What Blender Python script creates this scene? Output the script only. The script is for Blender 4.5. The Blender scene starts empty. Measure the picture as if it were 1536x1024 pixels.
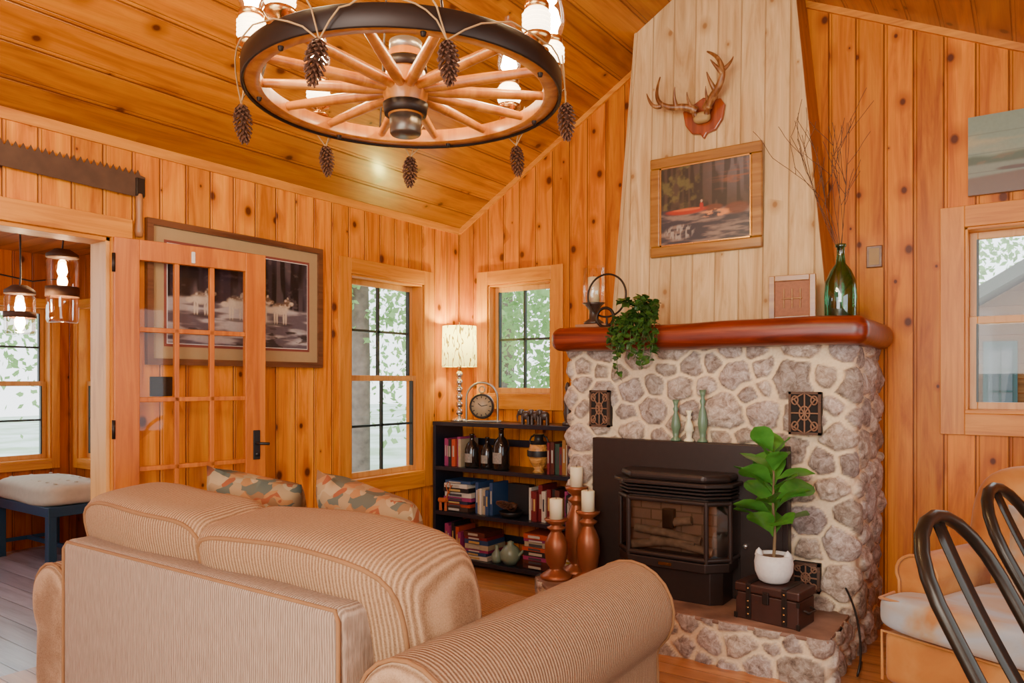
import bpy, bmesh, math, random
import numpy as np
from mathutils import Vector, Matrix, Euler
random.seed(7)
S = bpy.context.scene
COL = S.collection
pi = math.pi

# ------------------------------------------------------------------ helpers
def srgb(r, g, b):
    def f(c):
        c /= 255.0
        return c/12.92 if c <= 0.04045 else ((c+0.055)/1.055)**2.4
    return (f(r), f(g), f(b), 1.0)

class NT:
    def __init__(s, name):
        s.mat = bpy.data.materials.new(name); s.mat.use_nodes = True
        s.nt = s.mat.node_tree; s.nt.nodes.clear()
        s.out = s.nt.nodes.new('ShaderNodeOutputMaterial')
    def n(s, t, props=None, ins=None):
        nd = s.nt.nodes.new(t)
        for k, v in (props or {}).items(): setattr(nd, k, v)
        for k, v in (ins or {}).items():
            if isinstance(v, bpy.types.NodeSocket): s.nt.links.new(v, nd.inputs[k])
            else: nd.inputs[k].default_value = v
        return nd
    def m(s, op, a, b=None, c=None, clamp=False):
        ins = {0: a}
        if b is not None: ins[1] = b
        if c is not None: ins[2] = c
        return s.n('ShaderNodeMath', {'operation': op, 'use_clamp': clamp}, ins).outputs[0]
    def mix(s, f, a, b, blend='MIX'):
        return s.n('ShaderNodeMix', {'data_type': 'RGBA', 'blend_type': blend}, {0: f, 6: a, 7: b}).outputs[2]
    def ramp(s, f, stops):
        r = s.n('ShaderNodeValToRGB', None, {0: f})
        e = r.color_ramp.elements
        while len(e) < len(stops): e.new(0.5)
        for i, (p, c) in enumerate(stops):
            e[i].position = p; e[i].color = c if len(c) == 4 else (*c, 1)
        return r.outputs[0]
    def mr(s, v, a, b, c, d):
        return s.n('ShaderNodeMapRange', {'clamp': True}, {0: v, 1: a, 2: b, 3: c, 4: d}).outputs[0]
    def obj(s): return s.n('ShaderNodeTexCoord').outputs['Object']
    def sep(s, v): return s.n('ShaderNodeSeparateXYZ', None, {0: v}).outputs
    def comb(s, x, y, z): return s.n('ShaderNodeCombineXYZ', None, {0: x, 1: y, 2: z}).outputs[0]
    def noise(s, v, scale=1, detail=3, rough=.5, dist=0):
        return s.n('ShaderNodeTexNoise', None, {'Vector': v, 'Scale': scale, 'Detail': detail, 'Roughness': rough, 'Distortion': dist}).outputs[0]
    def bump(s, h, st=.5, d=.01):
        return s.n('ShaderNodeBump', None, {'Height': h, 'Strength': st, 'Distance': d}).outputs[0]
    def fin(s, col, rough=.5, metal=0, normal=None, **kw):
        ins = {'Base Color': col, 'Roughness': rough, 'Metallic': metal}
        if normal is not None: ins['Normal'] = normal
        for k, v in kw.items(): ins[k.replace('_', ' ')] = v
        p = s.n('ShaderNodeBsdfPrincipled', None, ins)
        s.nt.links.new(p.outputs[0], s.out.inputs[0])
        return s.mat

def planks(name, ac, al, w, cols, knots=1.0, groove=(.12, .022, .001, 1), rough=.4, gmix=.85, var=.38, double=True, kcol=(.085, .014, .001, 1), coat=0.0, spec=.5):
    t = NT(name); sp = t.sep(t.obj()); c = sp[ac]; l = sp[al]; o = sp[3-ac-al]
    cw = t.m('ADD', t.m('DIVIDE', c, w), 1000.0); idx = t.m('FLOOR', cw); fr = t.m('FRACT', cw)
    wn = t.n('ShaderNodeTexWhiteNoise', {'noise_dimensions': '1D'}, {'W': idx}).outputs['Value']
    off = t.m('MULTIPLY', wn, 37.0)
    v1 = t.comb(t.m('MULTIPLY', c, 13.0), t.m('ADD', t.m('MULTIPLY', l, 1.1), off), t.m('MULTIPLY', o, 13.0))
    n1 = t.noise(v1, 1, 5, .6, 1.2)
    v2 = t.comb(t.m('MULTIPLY', c, 150.0), t.m('ADD', t.m('MULTIPLY', l, 3.0), off), t.m('MULTIPLY', o, 40.0))
    n2 = t.noise(v2, 1, 2)
    base = t.ramp(n1, [(.3, cols[0]), (.5, cols[1]), (.72, cols[2])])
    f = t.m('MULTIPLY', t.m('ADD', 1-var/2, t.m('MULTIPLY', wn, var)), t.m('ADD', .80, t.m('MULTIPLY', n2, .4)))
    base = t.mix(1.0, base, t.comb(f, f, f), 'MULTIPLY')
    vk = t.comb(c, t.m('ADD', t.m('MULTIPLY', l, .75), off), 0.0)
    vo = t.n('ShaderNodeTexVoronoi', {'voronoi_dimensions': '2D'}, {'Vector': vk, 'Scale': 4.8})
    r = t.m('MULTIPLY', t.m('MAXIMUM', t.m('SUBTRACT', t.sep(vo.outputs['Color'])[0], .33), 0.0), .18*knots)
    d = vo.outputs['Distance']
    k1 = t.mr(d, t.m('MULTIPLY', r, .6), t.m('ADD', t.m('MULTIPLY', r, 1.15), .001), 1.0, 0.0)
    k2 = t.mr(d, r, t.m('ADD', t.m('MULTIPLY', r, 3.5), .001), .75, 0.0)
    base = t.mix(k2, base, cols[0]); base = t.mix(t.m('MULTIPLY', k1, .95), base, kcol)
    g = t.m('MULTIPLY', t.m('MINIMUM', fr, t.m('SUBTRACT', 1.0, fr)), w)
    gm = t.mr(g, .0015, .005, 1.0, 0.0)
    if double:
        g2 = t.mr(t.m('MULTIPLY', t.m('ABSOLUTE', t.m('SUBTRACT', fr, .11)), w), .0008, .003, .6, 0.0)
        gm = t.m('MAXIMUM', gm, g2)
    base = t.mix(t.m('MULTIPLY', gm, gmix), base, groove)
    h = t.m('SUBTRACT', t.m('MULTIPLY', n2, .12), gm)
    return t.fin(base, rough, 0, t.bump(h, .7, .006), Coat_Weight=coat, Coat_Roughness=.15, Specular_IOR_Level=spec)

def wood(name, cols, al=2, rough=.45, sc=1.0, coat=0.0):
    t = NT(name); sp = t.sep(t.obj())
    s = [t.m('MULTIPLY', sp[i], (1.6 if i == al else 22.0)*sc) for i in range(3)]
    n1 = t.noise(t.comb(*s), 1, 5, .6, 1.0)
    base = t.ramp(n1, [(.3, cols[0]), (.52, cols[1]), (.72, cols[2] if len(cols) > 2 else cols[1])])
    return t.fin(base, rough, 0, t.bump(n1, .15, .004), Coat_Weight=coat, Coat_Roughness=.2)

def plain(name, c, rough=.5, metal=0, var=.12, sc=30, bump=.1, **kw):
    t = NT(name); n = t.noise(t.obj(), sc, 3)
    d = tuple(x*(1-var*2) for x in c[:3])+(1,)
    return t.fin(t.mix(n, d, c), rough, metal, t.bump(n, bump, .003), **kw)

def ribbed(name, c1, c2, axis, freq=520, strength=.8, stretch=None):
    t = NT(name); o = t.obj(); sp = t.sep(o)
    n = t.noise(o, 9, 3); nf = t.noise(o, 260, 2)
    if stretch is not None:
        s = [t.m('MULTIPLY', sp[i], 18.0 if i == stretch else 160.0) for i in range(3)]
        nf = t.noise(t.comb(*s), 1, 3)
    x = t.m('ADD', sp[axis], t.m('MULTIPLY', n, .012))
    w = t.m('MULTIPLY', t.m('ADD', t.m('SINE', t.m('MULTIPLY', x, float(freq))), 1.0), .5)
    f = t.m('ADD', t.m('MULTIPLY', w, .62), t.m('SUBTRACT', t.m('MULTIPLY', nf, .9), .22), clamp=True)
    col = t.mix(f, c1, c2)
    h = t.m('ADD', w, t.m('MULTIPLY', nf, .5))
    return t.fin(col, .95, 0, t.bump(h, strength, .004))

def vcol(name, rough=.5, bump=0.0, sc=60):
    t = NT(name); a = t.n('ShaderNodeAttribute', {'attribute_name': 'Col'}).outputs['Color']
    n = t.noise(t.obj(), sc, 3)
    return t.fin(t.mix(t.m('MULTIPLY', n, .25), a, (0.02, .02, .02, 1)), rough, 0, t.bump(n, bump, .003))

def emis(name, c, st):
    t = NT(name); e = t.n('ShaderNodeEmission', None, {0: c, 1: st}); t.nt.links.new(e.outputs[0], t.out.inputs[0]); return t.mat

def clearglass(name, tint=(1, 1, 1, 1), gl=.08, rough=.02, fk=.5):
    t = NT(name)
    a = t.n('ShaderNodeBsdfTransparent', None, {0: tint}); b = t.n('ShaderNodeBsdfGlossy', None, {0: (1, 1, 1, 1), 'Roughness': rough})
    fr = t.n('ShaderNodeLayerWeight', None, {0: .25}).outputs['Fresnel']
    f = t.m('ADD', t.m('MULTIPLY', fr, fk), gl, clamp=True)
    mx = t.n('ShaderNodeMixShader', None, {0: f, 1: a.outputs[0], 2: b.outputs[0]})
    t.nt.links.new(mx.outputs[0], t.out.inputs[0]); return t.mat

def mkobj(name, me, mat=None, parent=None, smooth=False):
    o = bpy.data.objects.new(name, me); COL.objects.link(o)
    if mat is not None and len(me.materials) == 0: me.materials.append(mat)
    if parent is not None: o.parent = parent
    if smooth:
        for p in me.polygons: p.use_smooth = True
    return o

def mesh(name, vs, fs, mat=None, parent=None, smooth=False, cols=None):
    me = bpy.data.meshes.new(name); me.from_pydata([tuple(v) for v in vs], [], [tuple(f) for f in fs]); me.update()
    if cols is not None:
        at = me.color_attributes.new('Col', 'FLOAT_COLOR', 'POINT')
        a = np.ones((len(vs), 4), dtype=np.float32); a[:, :3] = np.asarray(cols)[:, :3]
        at.data.foreach_set('color', a.ravel())
    return mkobj(name, me, mat, parent, smooth)

def empty(name, loc=(0, 0, 0), rz=0):
    e = bpy.data.objects.new(name, None); e.empty_display_size = .1; COL.objects.link(e)
    e.location = loc; e.rotation_euler = (0, 0, rz); return e

def bm_obj(name, bm, mat, parent=None, smooth=False):
    bmesh.ops.recalc_face_normals(bm, faces=bm.faces)
    me = bpy.data.meshes.new(name); bm.to_mesh(me); bm.free()
    return mkobj(name, me, mat, parent, smooth)

def box(name, lo, hi, mat, parent=None, bev=0.0, seg=2, rot=None, smooth=False):
    bm = bmesh.new(); bmesh.ops.create_cube(bm, size=1)
    c = [(a+b)/2 for a, b in zip(lo, hi)]; s = [abs(b-a) for a, b in zip(lo, hi)]
    for v in bm.verts: v.co = Vector((v.co.x*s[0], v.co.y*s[1], v.co.z*s[2]))
    if bev > 0: bmesh.ops.bevel(bm, geom=bm.edges[:], offset=min(bev, min(s)*.48), segments=seg, profile=.5, affect='EDGES')
    if rot is not None: bmesh.ops.rotate(bm, verts=bm.verts, matrix=Euler(rot).to_matrix(), cent=(0, 0, 0))
    bmesh.ops.translate(bm, verts=bm.verts, vec=c)
    return bm_obj(name, bm, mat, parent, smooth or bev > .012)

def boxes(name, lst, mat, parent=None):
    bm = bmesh.new()
    for lo, hi in lst:
        r = bmesh.ops.create_cube(bm, size=1)
        for v in r['verts']:
            v.co = Vector(((v.co.x+.5)*(hi[0]-lo[0])+lo[0], (v.co.y+.5)*(hi[1]-lo[1])+lo[1], (v.co.z+.5)*(hi[2]-lo[2])+lo[2]))
    return bm_obj(name, bm, mat, parent)

def prism(name, pts, axis, d0, d1, mat, parent=None, bev=0.0, smooth=False):
    def P(a, b, d):
        return {'y': (a, d, b), 'x': (d, a, b), 'z': (a, b, d)}[axis]
    bm = bmesh.new()
    A = [bm.verts.new(P(a, b, d0)) for a, b in pts]; B = [bm.verts.new(P(a, b, d1)) for a, b in pts]
    bm.faces.new(A); bm.faces.new(B[::-1]); n = len(pts)
    for i in range(n): bm.faces.new((A[i], B[i], B[(i+1) % n], A[(i+1) % n]))
    if bev > 0:
        bmesh.ops.recalc_face_normals(bm, faces=bm.faces)
        bmesh.ops.bevel(bm, geom=bm.edges[:], offset=bev, segments=2, profile=.5, affect='EDGES')
    return bm_obj(name, bm, mat, parent, smooth)

def lathe(name, prof, mat, parent=None, loc=(0, 0, 0), seg=24, smooth=True, sx=1, sy=1, rot=None):
    vs = []; fs = []
    for r, z in prof:
        for i in range(seg):
            a = 2*pi*i/seg; vs.append(Vector((max(r, .0003)*math.cos(a)*sx, max(r, .0003)*math.sin(a)*sy, z)))
    for j in range(len(prof)-1):
        for i in range(seg):
            fs.append((j*seg+i, j*seg+(i+1) % seg, (j+1)*seg+(i+1) % seg, (j+1)*seg+i))
    M = Matrix.Translation(loc)
    if rot is not None: M = M @ Euler(rot).to_matrix().to_4x4()
    vs = [M @ v for v in vs]
    return mesh(name, vs, fs, mat, parent, smooth)

def tube(name, pts, r, mat, parent=None, closed=False, radii=None, res=3, kind='POLY'):
    cu = bpy.data.curves.new(name, 'CURVE'); cu.dimensions = '3D'; cu.bevel_depth = r; cu.bevel_resolution = res
    cu.use_fill_caps = True; cu.resolution_u = 6
    if kind == 'NURBS':
        sp = cu.splines.new('NURBS'); sp.points.add(len(pts)-1); sp.order_u = 3; sp.use_endpoint_u = not closed
    else:
        sp = cu.splines.new('POLY'); sp.points.add(len(pts)-1)
    for i, p in enumerate(pts):
        sp.points[i].co = (*p, 1); sp.points[i].radius = radii[i] if radii else 1
    sp.use_cyclic_u = closed
    o = bpy.data.objects.new(name, cu); COL.objects.link(o); cu.materials.append(mat)
    if parent is not None: o.parent = parent
    return o

def tubes(name, plist, r, mat, parent=None, radii=None, res=2):
    cu = bpy.data.curves.new(name, 'CURVE'); cu.dimensions = '3D'; cu.bevel_depth = r; cu.bevel_resolution = res; cu.use_fill_caps = True
    for k, pts in enumerate(plist):
        sp = cu.splines.new('POLY'); sp.points.add(len(pts)-1)
        for i, p in enumerate(pts):
            sp.points[i].co = (*p, 1)
            sp.points[i].radius = radii[k][i] if radii else 1
    o = bpy.data.objects.new(name, cu); COL.objects.link(o); cu.materials.append(mat)
    if parent is not None: o.parent = parent
    return o

def sbox(name, size, e, mat, parent, loc, rot=(0, 0, 0), n=14, pinch=False, pipe=None, pipey=.75, wob=0.0, seed=0):
    """soft cushion: superellipsoid box. size = half extents"""
    bm = bmesh.new(); bmesh.ops.create_cube(bm, size=2)
    bmesh.ops.subdivide_edges(bm, edges=bm.edges[:], cuts=n, use_grid_fill=True)
    M = Matrix.Translation(loc) @ Euler(rot).to_matrix().to_4x4()
    rnd = random.Random(seed); ph = [rnd.uniform(0, 6) for _ in range(6)]
    for v in bm.verts:
        x, y, z = v.co
        if pinch:
            t = max(0, (1-x**4))*max(0, (1-z**4)); y2 = (1 if y > 0 else -1)*abs(y)**1*t**.5
            k = 1-.10*(1-abs(x)**2)*abs(z)**3; k2 = 1-.10*(1-abs(z)**2)*abs(x)**3
            p = Vector((x*size[0]*k2, y2*size[1], z*size[2]*k))
        else:
            d = (abs(x)**e+abs(y)**e+abs(z)**e)**(1/e)
            p = Vector((x/d*size[0], y/d*size[1], z/d*size[2]))
        if wob:
            p += Vector((math.sin(p.z*9+ph[0])+math.sin(p.y*13+ph[1]), math.sin(p.x*10+ph[2])+math.sin(p.z*12+ph[3]), math.sin(p.x*8+ph[4])+math.sin(p.y*11+ph[5])))*wob
        v.co = M @ p
    o = bm_obj(name, bm, mat, parent, True)
    if pipe is not None:
        for sgn in (-1, 1):
            pts = []
            k = (1-pipey**e)**(1/e)
            for i in range(64):
                a = 2*pi*i/64; cx, cz = math.cos(a), math.sin(a)
                d = (abs(cx)**e+abs(cz)**e)**(1/e)
                p = Vector((cx/d*size[0]*k*1.0, sgn*pipey*size[1], cz/d*size[2]*k))
                if wob:
                    p += Vector((math.sin(p.z*9+ph[0])+math.sin(p.y*13+ph[1]), math.sin(p.x*10+ph[2])+math.sin(p.z*12+ph[3]), math.sin(p.x*8+ph[4])+math.sin(p.y*11+ph[5])))*wob
                pts.append(M @ p)
            tube(name+'_piping', pts, .007, pipe, parent, closed=True)
    return o

# numpy noise
_T = np.random.RandomState(3).rand(257, 257)
def vnoise(x, y):
    xi = np.floor(x).astype(int); yi = np.floor(y).astype(int); fx = x-xi; fy = y-yi
    fx = fx*fx*(3-2*fx); fy = fy*fy*(3-2*fy); a = xi % 256; b = yi % 256
    return (_T[a, b]*(1-fx)*(1-fy)+_T[a+1, b]*fx*(1-fy)+_T[a, b+1]*(1-fx)*fy+_T[a+1, b+1]*fx*fy)
def fbm(x, y, o=4):
    s = 0; a = .5; t = 0
    for i in range(o): s = s+a*vnoise(x*2**i+17*i, y*2**i+31*i); t += a; a *= .5
    return s/t
def sst(a, b, x):
    t = np.clip((x-a)/(b-a), 0, 1); return t*t*(3-2*t)

# ------------------------------------------------------------------ materials
M_wallL = planks('pine_wall_a', 1, 2, .142, ((.42, .095, .002, 1), (.66, .205, .005, 1), (.78, .31, .014, 1)), rough=.5, coat=.08, spec=.35)
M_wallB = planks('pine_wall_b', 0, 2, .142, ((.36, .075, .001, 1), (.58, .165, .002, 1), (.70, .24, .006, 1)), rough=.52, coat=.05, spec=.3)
M_ceil = planks('pine_ceiling', 0, 1, .155, ((.25, .065, .001, 1), (.41, .13, .002, 1), (.51, .19, .005, 1)), rough=.35, coat=.25, knots=.9, gmix=.75, spec=.4)
M_floor = planks('floor_boards', 1, 0, .11, ((.26, .09, .02, 1), (.44, .17, .045, 1), (.55, .24, .07, 1)), knots=0, rough=.3, gmix=.6, double=False, coat=.4)
M_white = planks('whitewashed_pine', 0, 2, .135, ((.43, .25, .095, 1), (.60, .40, .19, 1), (.72, .53, .28, 1)), knots=.6, rough=.6, gmix=.45, var=.14, groove=(.28, .14, .045, 1), double=False, kcol=(.32, .15, .045, 1), spec=.3)
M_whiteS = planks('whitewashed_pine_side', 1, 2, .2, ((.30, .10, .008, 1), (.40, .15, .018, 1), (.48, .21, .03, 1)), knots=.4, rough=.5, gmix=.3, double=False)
TC = ((.46, .13, .005, 1), (.64, .23, .014, 1), (.74, .30, .028, 1))
M_trim = wood('pine_trim_v', TC, 2, .5, coat=.05)
M_trimX = wood('pine_trim_x', TC, 0, .5, coat=.05)
M_trimY = wood('pine_trim_y', TC, 1, .5, coat=.05)
M_door = wood('pine_door', ((.36, .075, .002, 1), (.52, .13, .005, 1), (.62, .19, .012, 1)), 2, .42, coat=.1)
M_mantel = wood('mantel_log', ((.07, .006, .001, 1), (.16, .015, .0015, 1), (.27, .036, .004, 1)), 0, .38, coat=.15)
M_sash = wood('sash_wood', ((.52, .23, .05, 1), (.66, .33, .09, 1)), 2, .4)
M_glass = clearglass('window_glass', gl=.01, fk=.12)
M_muntin = plain('dark_muntin', (.025, .045, .045, 1), .4)
M_black = plain('black_metal', (.02, .018, .017, 1), .42, .3)
M_stove = plain('stove_black', (.042, .026, .021, 1), .38, .4)
M_iron = plain('wrought_iron', (.035, .022, .016, 1), .45, .6)
M_darkwood = plain('bookcase_paint', (.012, .014, .024, 1), .3)
M_sofaX = ribbed('sofa_fabric_x', (.17, .075, .027, 1), (.53, .315, .16, 1), 0, 480)
M_sofaXg = ribbed('sofa_fabric_back', (.17, .105, .065, 1), (.52, .37, .25, 1), 0, 640, .7, stretch=2)
M_sofaY = ribbed('sofa_fabric_y', (.18, .085, .035, 1), (.52, .325, .18, 1), 1, 500)
M_pipe = plain('sofa_piping', (.32, .15, .055, 1), .9)
M_brass = plain('brass', (.72, .42, .14, 1), .25, 1.0)
M_chrome = plain('chrome_glass', (.7, .66, .6, 1), .12, .9)
M_copper = plain('copper_turned', (.34, .10, .035, 1), .38, .5)
M_wax = plain('candle_wax', (.85, .74, .48, 1), .5, var=.04, Subsurface_Weight=.2)
M_bulb = emis('bulb_glow', (1, .78, .46, 1), 130)
M_clear = clearglass('lamp_chimney_glass', (1, .96, .9, 1), .12)
M_spoke = wood('wheel_wood', ((.28, .07, .004, 1), (.46, .15, .012, 1), (.58, .23, .03, 1)), 2, .4, sc=.6, coat=.3)
M_twine = plain('twine', (.45, .26, .1, 1), .9)
M_rust = plain('rusty_steel', (.14, .07, .04, 1), .7, .3, var=.3, sc=14)
M_vcol = vcol('book_covers', .5)
M_paint = vcol('painted_print', .35)
M_white_cer = plain('white_ceramic', (.8, .76, .7, 1), .5, bump=.5, sc=80)
M_bronze = plain('bronze_tube', (.040, .032, .024, 1), .3, .7)

def stone_mat():
    t = NT('fieldstone'); a = t.n('ShaderNodeAttribute', {'attribute_name': 'Col'}).outputs['Color']
    sp = t.n('ShaderNodeSeparateColor', None, {0: a}).outputs; o = t.obj()
    n1 = t.noise(o, 26, 7, .74, .6); n2 = t.noise(o, 90, 4, .6)
    st = t.ramp(n1, [(.30, (.10, .065, .045, 1)), (.42, (.27, .195, .14, 1)), (.54, (.44, .345, .26, 1)), (.70, (.68, .58, .46, 1))])
    f = t.m('ADD', .70, t.m('MULTIPLY', sp[1], .55))
    st = t.mix(1.0, st, t.comb(f, t.m('ADD', f, t.m('MULTIPLY', sp[2], .02)), t.m('ADD', f, t.m('MULTIPLY', sp[2], .16))), 'MULTIPLY')
    mo = t.mix(n2, (.66, .47, .27, 1), (.90, .73, .49, 1))
    c = t.mix(sp[0], mo, st)
    return t.fin(c, .85, 0, t.bump(t.m('ADD', t.m('MULTIPLY', n1, .9), t.m('MULTIPLY', n2, .4)), .8, .010))
M_stone = stone_mat()
t = NT('hearth_slab'); nn = t.noise(t.obj(), 7, 5)
M_slab = t.fin(t.ramp(nn, [(.3, (.16, .08, .05, 1)), (.7, (.36, .20, .13, 1))]), .6, 0, t.bump(nn, .3, .01))
t = NT('throw_pillow_print'); o_ = t.obj(); sp_ = t.sep(o_)
wx = t.m('MULTIPLY', t.m('SUBTRACT', t.noise(o_, 11, 2), .5), .10)
v_ = t.n('ShaderNodeTexVoronoi', None, {'Vector': t.comb(t.m('ADD', sp_[0], wx), sp_[1], t.m('MULTIPLY', t.m('SUBTRACT', sp_[2], wx), 1.9)), 'Scale': 19}).outputs['Color']
r_ = t.sep(v_)[0]
rr = t.ramp(r_, [(0, (.36, .22, .10, 1)), (.26, (.25, .12, .045, 1)), (.42, (.30, .075, .02, 1)), (.54, (.42, .28, .14, 1)), (.70, (.11, .11, .075, 1)), (.84, (.40, .17, .05, 1))])
rr.node.color_ramp.interpolation = 'CONSTANT'
M_pillow = t.fin(rr, .9, 0, t.bump(t.noise(o_, 300, 2), .3, .002))
t = NT('velvet_rust'); o_ = t.obj(); n_ = t.noise(o_, 3.5, 4, .5, .8)
M_velvet = t.fin(t.ramp(n_, [(.3, (.36, .10, .010, 1)), (.5, (.50, .18, .026, 1)), (.72, (.64, .31, .08, 1))]), .7, 0, t.bump(t.noise(o_, 60, 3), .3, .004), Sheen_Weight=.2)
t = NT('velvet_seat_sheen'); o_ = t.obj(); n_ = t.noise(o_, 4, 3, .5, .8)
M_velvetS = t.fin(t.ramp(n_, [(.36, (.46, .19, .05, 1)), (.5, (.44, .32, .20, 1)), (.68, (.40, .43, .45, 1))]), .6, 0, t.bump(t.noise(o_, 60, 3), .3, .004), Sheen_Weight=.2)  # bluish light sheen painted into the velvet colour

# ------------------------------------------------------------------ room shell
H0 = 2.49; RX = 2.105; RZ = 3.753; XR = 4.7; YB = -7.2
def zc(x): return H0+.6*x if x < RX else RZ-.5*(x-RX)

def wall_grid(name, axis, d0, d1, u0, u1, z0, z1, holes, mat, extra=None):
    us = sorted({u0, u1, *[h[0] for h in holes], *[h[1] for h in holes]}); zs = sorted({z0, z1, *[h[2] for h in holes], *[h[3] for h in holes]})
    L = []
    for i in range(len(us)-1):
        for j in range(len(zs)-1):
            cu, cz = (us[i]+us[i+1])/2, (zs[j]+zs[j+1])/2
            if any(h[0] < cu < h[1] and h[2] < cz < h[3] for h in holes): continue
            if axis == 'x': L.append(((d0, us[i], zs[j]), (d1, us[i+1], zs[j+1])))
            else: L.append(((us[i], d0, zs[j]), (us[i+1], d1, zs[j+1])))
    bm = bmesh.new()
    for lo, hi in L:
        r = bmesh.ops.create_cube(bm, size=1)
        for v in r['verts']:
            v.co = Vector(((v.co.x+.5)*(hi[0]-lo[0])+lo[0], (v.co.y+.5)*(hi[1]-lo[1])+lo[1], (v.co.z+.5)*(hi[2]-lo[2])+lo[2]))
    if extra:
        A = [bm.verts.new((a, d0, b)) for a, b in extra]; B = [bm.verts.new((a, d1, b)) for a, b in extra]
        bm.faces.new(A); bm.faces.new(B[::-1]); n = len(extra)
        for i in range(n): bm.faces.new((A[i], B[i], B[(i+1) % n], A[(i+1) % n]))
    return bm_obj(name, bm, mat)

DY0, DY1 = -3.62, -2.665
wall_grid('wall_left', 'x', -.15, 0, YB, .15, 0, H0, [(DY0, DY1, 0, 2.02), (-1.13, -.42, .66, 2.03)], M_wallL)
wall_grid('wall_back', 'y', 0, .15, 0, XR, 0, H0, [(.29, .85, 1.22, 2.05), (3.36, 4.05, 1.16, 2.12)], M_wallB,
          extra=[(0, H0), (XR, H0), (RX, RZ+.05)])
wall_grid('wall_right', 'x', XR, XR+.15, YB, .15, 0, 2.55, [(-4.2, -1.6, .8, 2.1)], M_wallL)
wall_grid('wall_rear', 'y', YB-.15, YB, 0, XR, 0, H0, [(.6, 3.2, 0, 2.3)], M_wallB, extra=[(0, H0), (XR, H0), (RX, RZ+.05)])  # opening added out of view to let sky light in as fill
box('floor', (-.15, YB, -.1), (XR, .15, 0), M_floor)
M_sfl = planks('sunroom_boards_daylight', 1, 0, .15, ((.20, .19, .22, 1), (.31, .30, .36, 1), (.40, .40, .47, 1)), knots=0, rough=.3, gmix=.5, double=False, groove=(.1, .1, .1, 1), coat=.4)  # blue-grey of reflected daylight put into the board colour
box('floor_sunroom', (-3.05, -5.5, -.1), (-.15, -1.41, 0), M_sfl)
prism('ceiling', [(-.3, zc(-.3)), (RX, RZ), (XR+.2, zc(XR+.2)), (XR+.2, zc(XR+.2)+.15), (RX, RZ+.15), (-.3, zc(-.3)+.15)], 'y', YB-.2, .2, M_ceil)
prism('trim_1', [(.0, H0), (.0, H0-.03), (.012, H0-.03), (.03, H0+.015)], 'y', YB, 0, M_trimY)
def rake(name, x0, x1, y0, y1, h=.04):
    prism(name, [(x0, zc(x0)), (x1, zc(x1)), (x1, zc(x1)-h), (x0, zc(x0)-h)], 'y', y0, y1, M_trimX)
rake('trim_2', .02, 1.7, -.02, 0)
rake('trim_3', 2.5, XR, -.02, 0)
box('baseboard_left', (0, -2.56, 0), (.018, 0, .11), M_trimY)
box('baseboard_back', (2.98, -.018, 0), (XR, 0, .11), M_trimX)

# windows ----------------------------------------------------------
def window(name, axis, wall0, thick, u0, u1, z0, z1, sgn, cw=.10, rows=2, cols=2, double=True, casing=True):
    g = empty(name, (0, 0, 0))
    def B(nm, a, b, z_a, z_b, d_a, d_b, mat, bev=0.003):
        d_a, d_b = wall0+d_a*sgn, wall0+d_b*sgn
        d_a, d_b = min(d_a, d_b), max(d_a, d_b)
        if axis == 'x': return box(nm, (d_a, a, z_a), (d_b, b, z_b), mat, g, bev)
        return box(nm, (a, d_a, z_a), (b, d_b, z_b), mat, g, bev)
    hm = M_trimY if axis == 'x' else M_trimX
    if casing:
        B('casing_l', u0-cw, u0, z0-cw, z1+cw, -.022, 0, M_trim); B('casing_r', u1, u1+cw, z0-cw, z1+cw, -.022, 0, M_trim)
        B('casing_t', u0, u1, z1, z1+cw, -.022, 0, hm); B('casing_b', u0, u1, z0-cw, z0, -.022, 0, hm)
    B('jamb_l', u0, u0+.015, z0, z1, -.01, thick, M_trim); B('jamb_r', u1-.015, u1, z0, z1, -.01, thick, M_trim)
    B('jamb_t', u0, u1, z1-.015, z1, -.01, thick, hm); B('jamb_b', u0, u1, z0, z0+.02, -.02, thick, hm)
    a, b = u0+.015, u1-.015; zb, zt = z0+.02, z1-.015; f = .038
    def sash(pref, z_a, z_b, d, r, c):
        B(pref+'_stile_l', a, a+f, z_a, z_b, d, d+.03, M_sash); B(pref+'_stile_r', b-f, b, z_a, z_b, d, d+.03, M_sash)
        B(pref+'_rail_t', a+f, b-f, z_b-f, z_b, d, d+.03, M_sash); B(pref+'_rail_b', a+f, b-f, z_a, z_a+f, d, d+.03, M_sash)
        B(pref+'_glass', a+f, b-f, z_a+f, z_b-f, d+.013, d+.017, M_glass, 0)
        for i in range(1, c):
            u = a+f+(b-a-2*f)*i/c; B(pref+'_muntin_v', u-.008, u+.008, z_a+f, z_b-f, d+.004, d+.026, M_muntin, 0)
        for j in range(1, r):
            z = z_a+f+(z_b-z_a-2*f)*j/r; B(pref+'_muntin_h', a+f, b-f, z-.008, z+.008, d+.004, d+.026, M_muntin, 0)
        B(pref+'_seal_l', a+f-.006, a+f+.004, z_a+f, z_b-f, d-.002, d+.028, M_muntin, 0)
        B(pref+'_seal_r', b-f-.004, b-f+.006, z_a+f, z_b-f, d-.002, d+.028, M_muntin, 0)
    if double:
        mid = (zb+zt)/2
        sash('lower', zb, mid+.02, .05, rows, cols); sash('upper', mid-.02, zt, .085, rows, cols)
    else: sash('sash', zb, zt, .06, rows, cols)
    return g
window('window_1', 'x', 0, .15, -1.13, -.42, .66, 2.03, -1)
window('window_2', 'y', 0, .15, .29, .85, 1.22, 2.05, 1, double=False, rows=2, cols=2)
window('window_3', 'y', 0, .15, 3.36, 4.05, 1.16, 2.12, 1, cw=.11, rows=1, cols=1)

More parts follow.
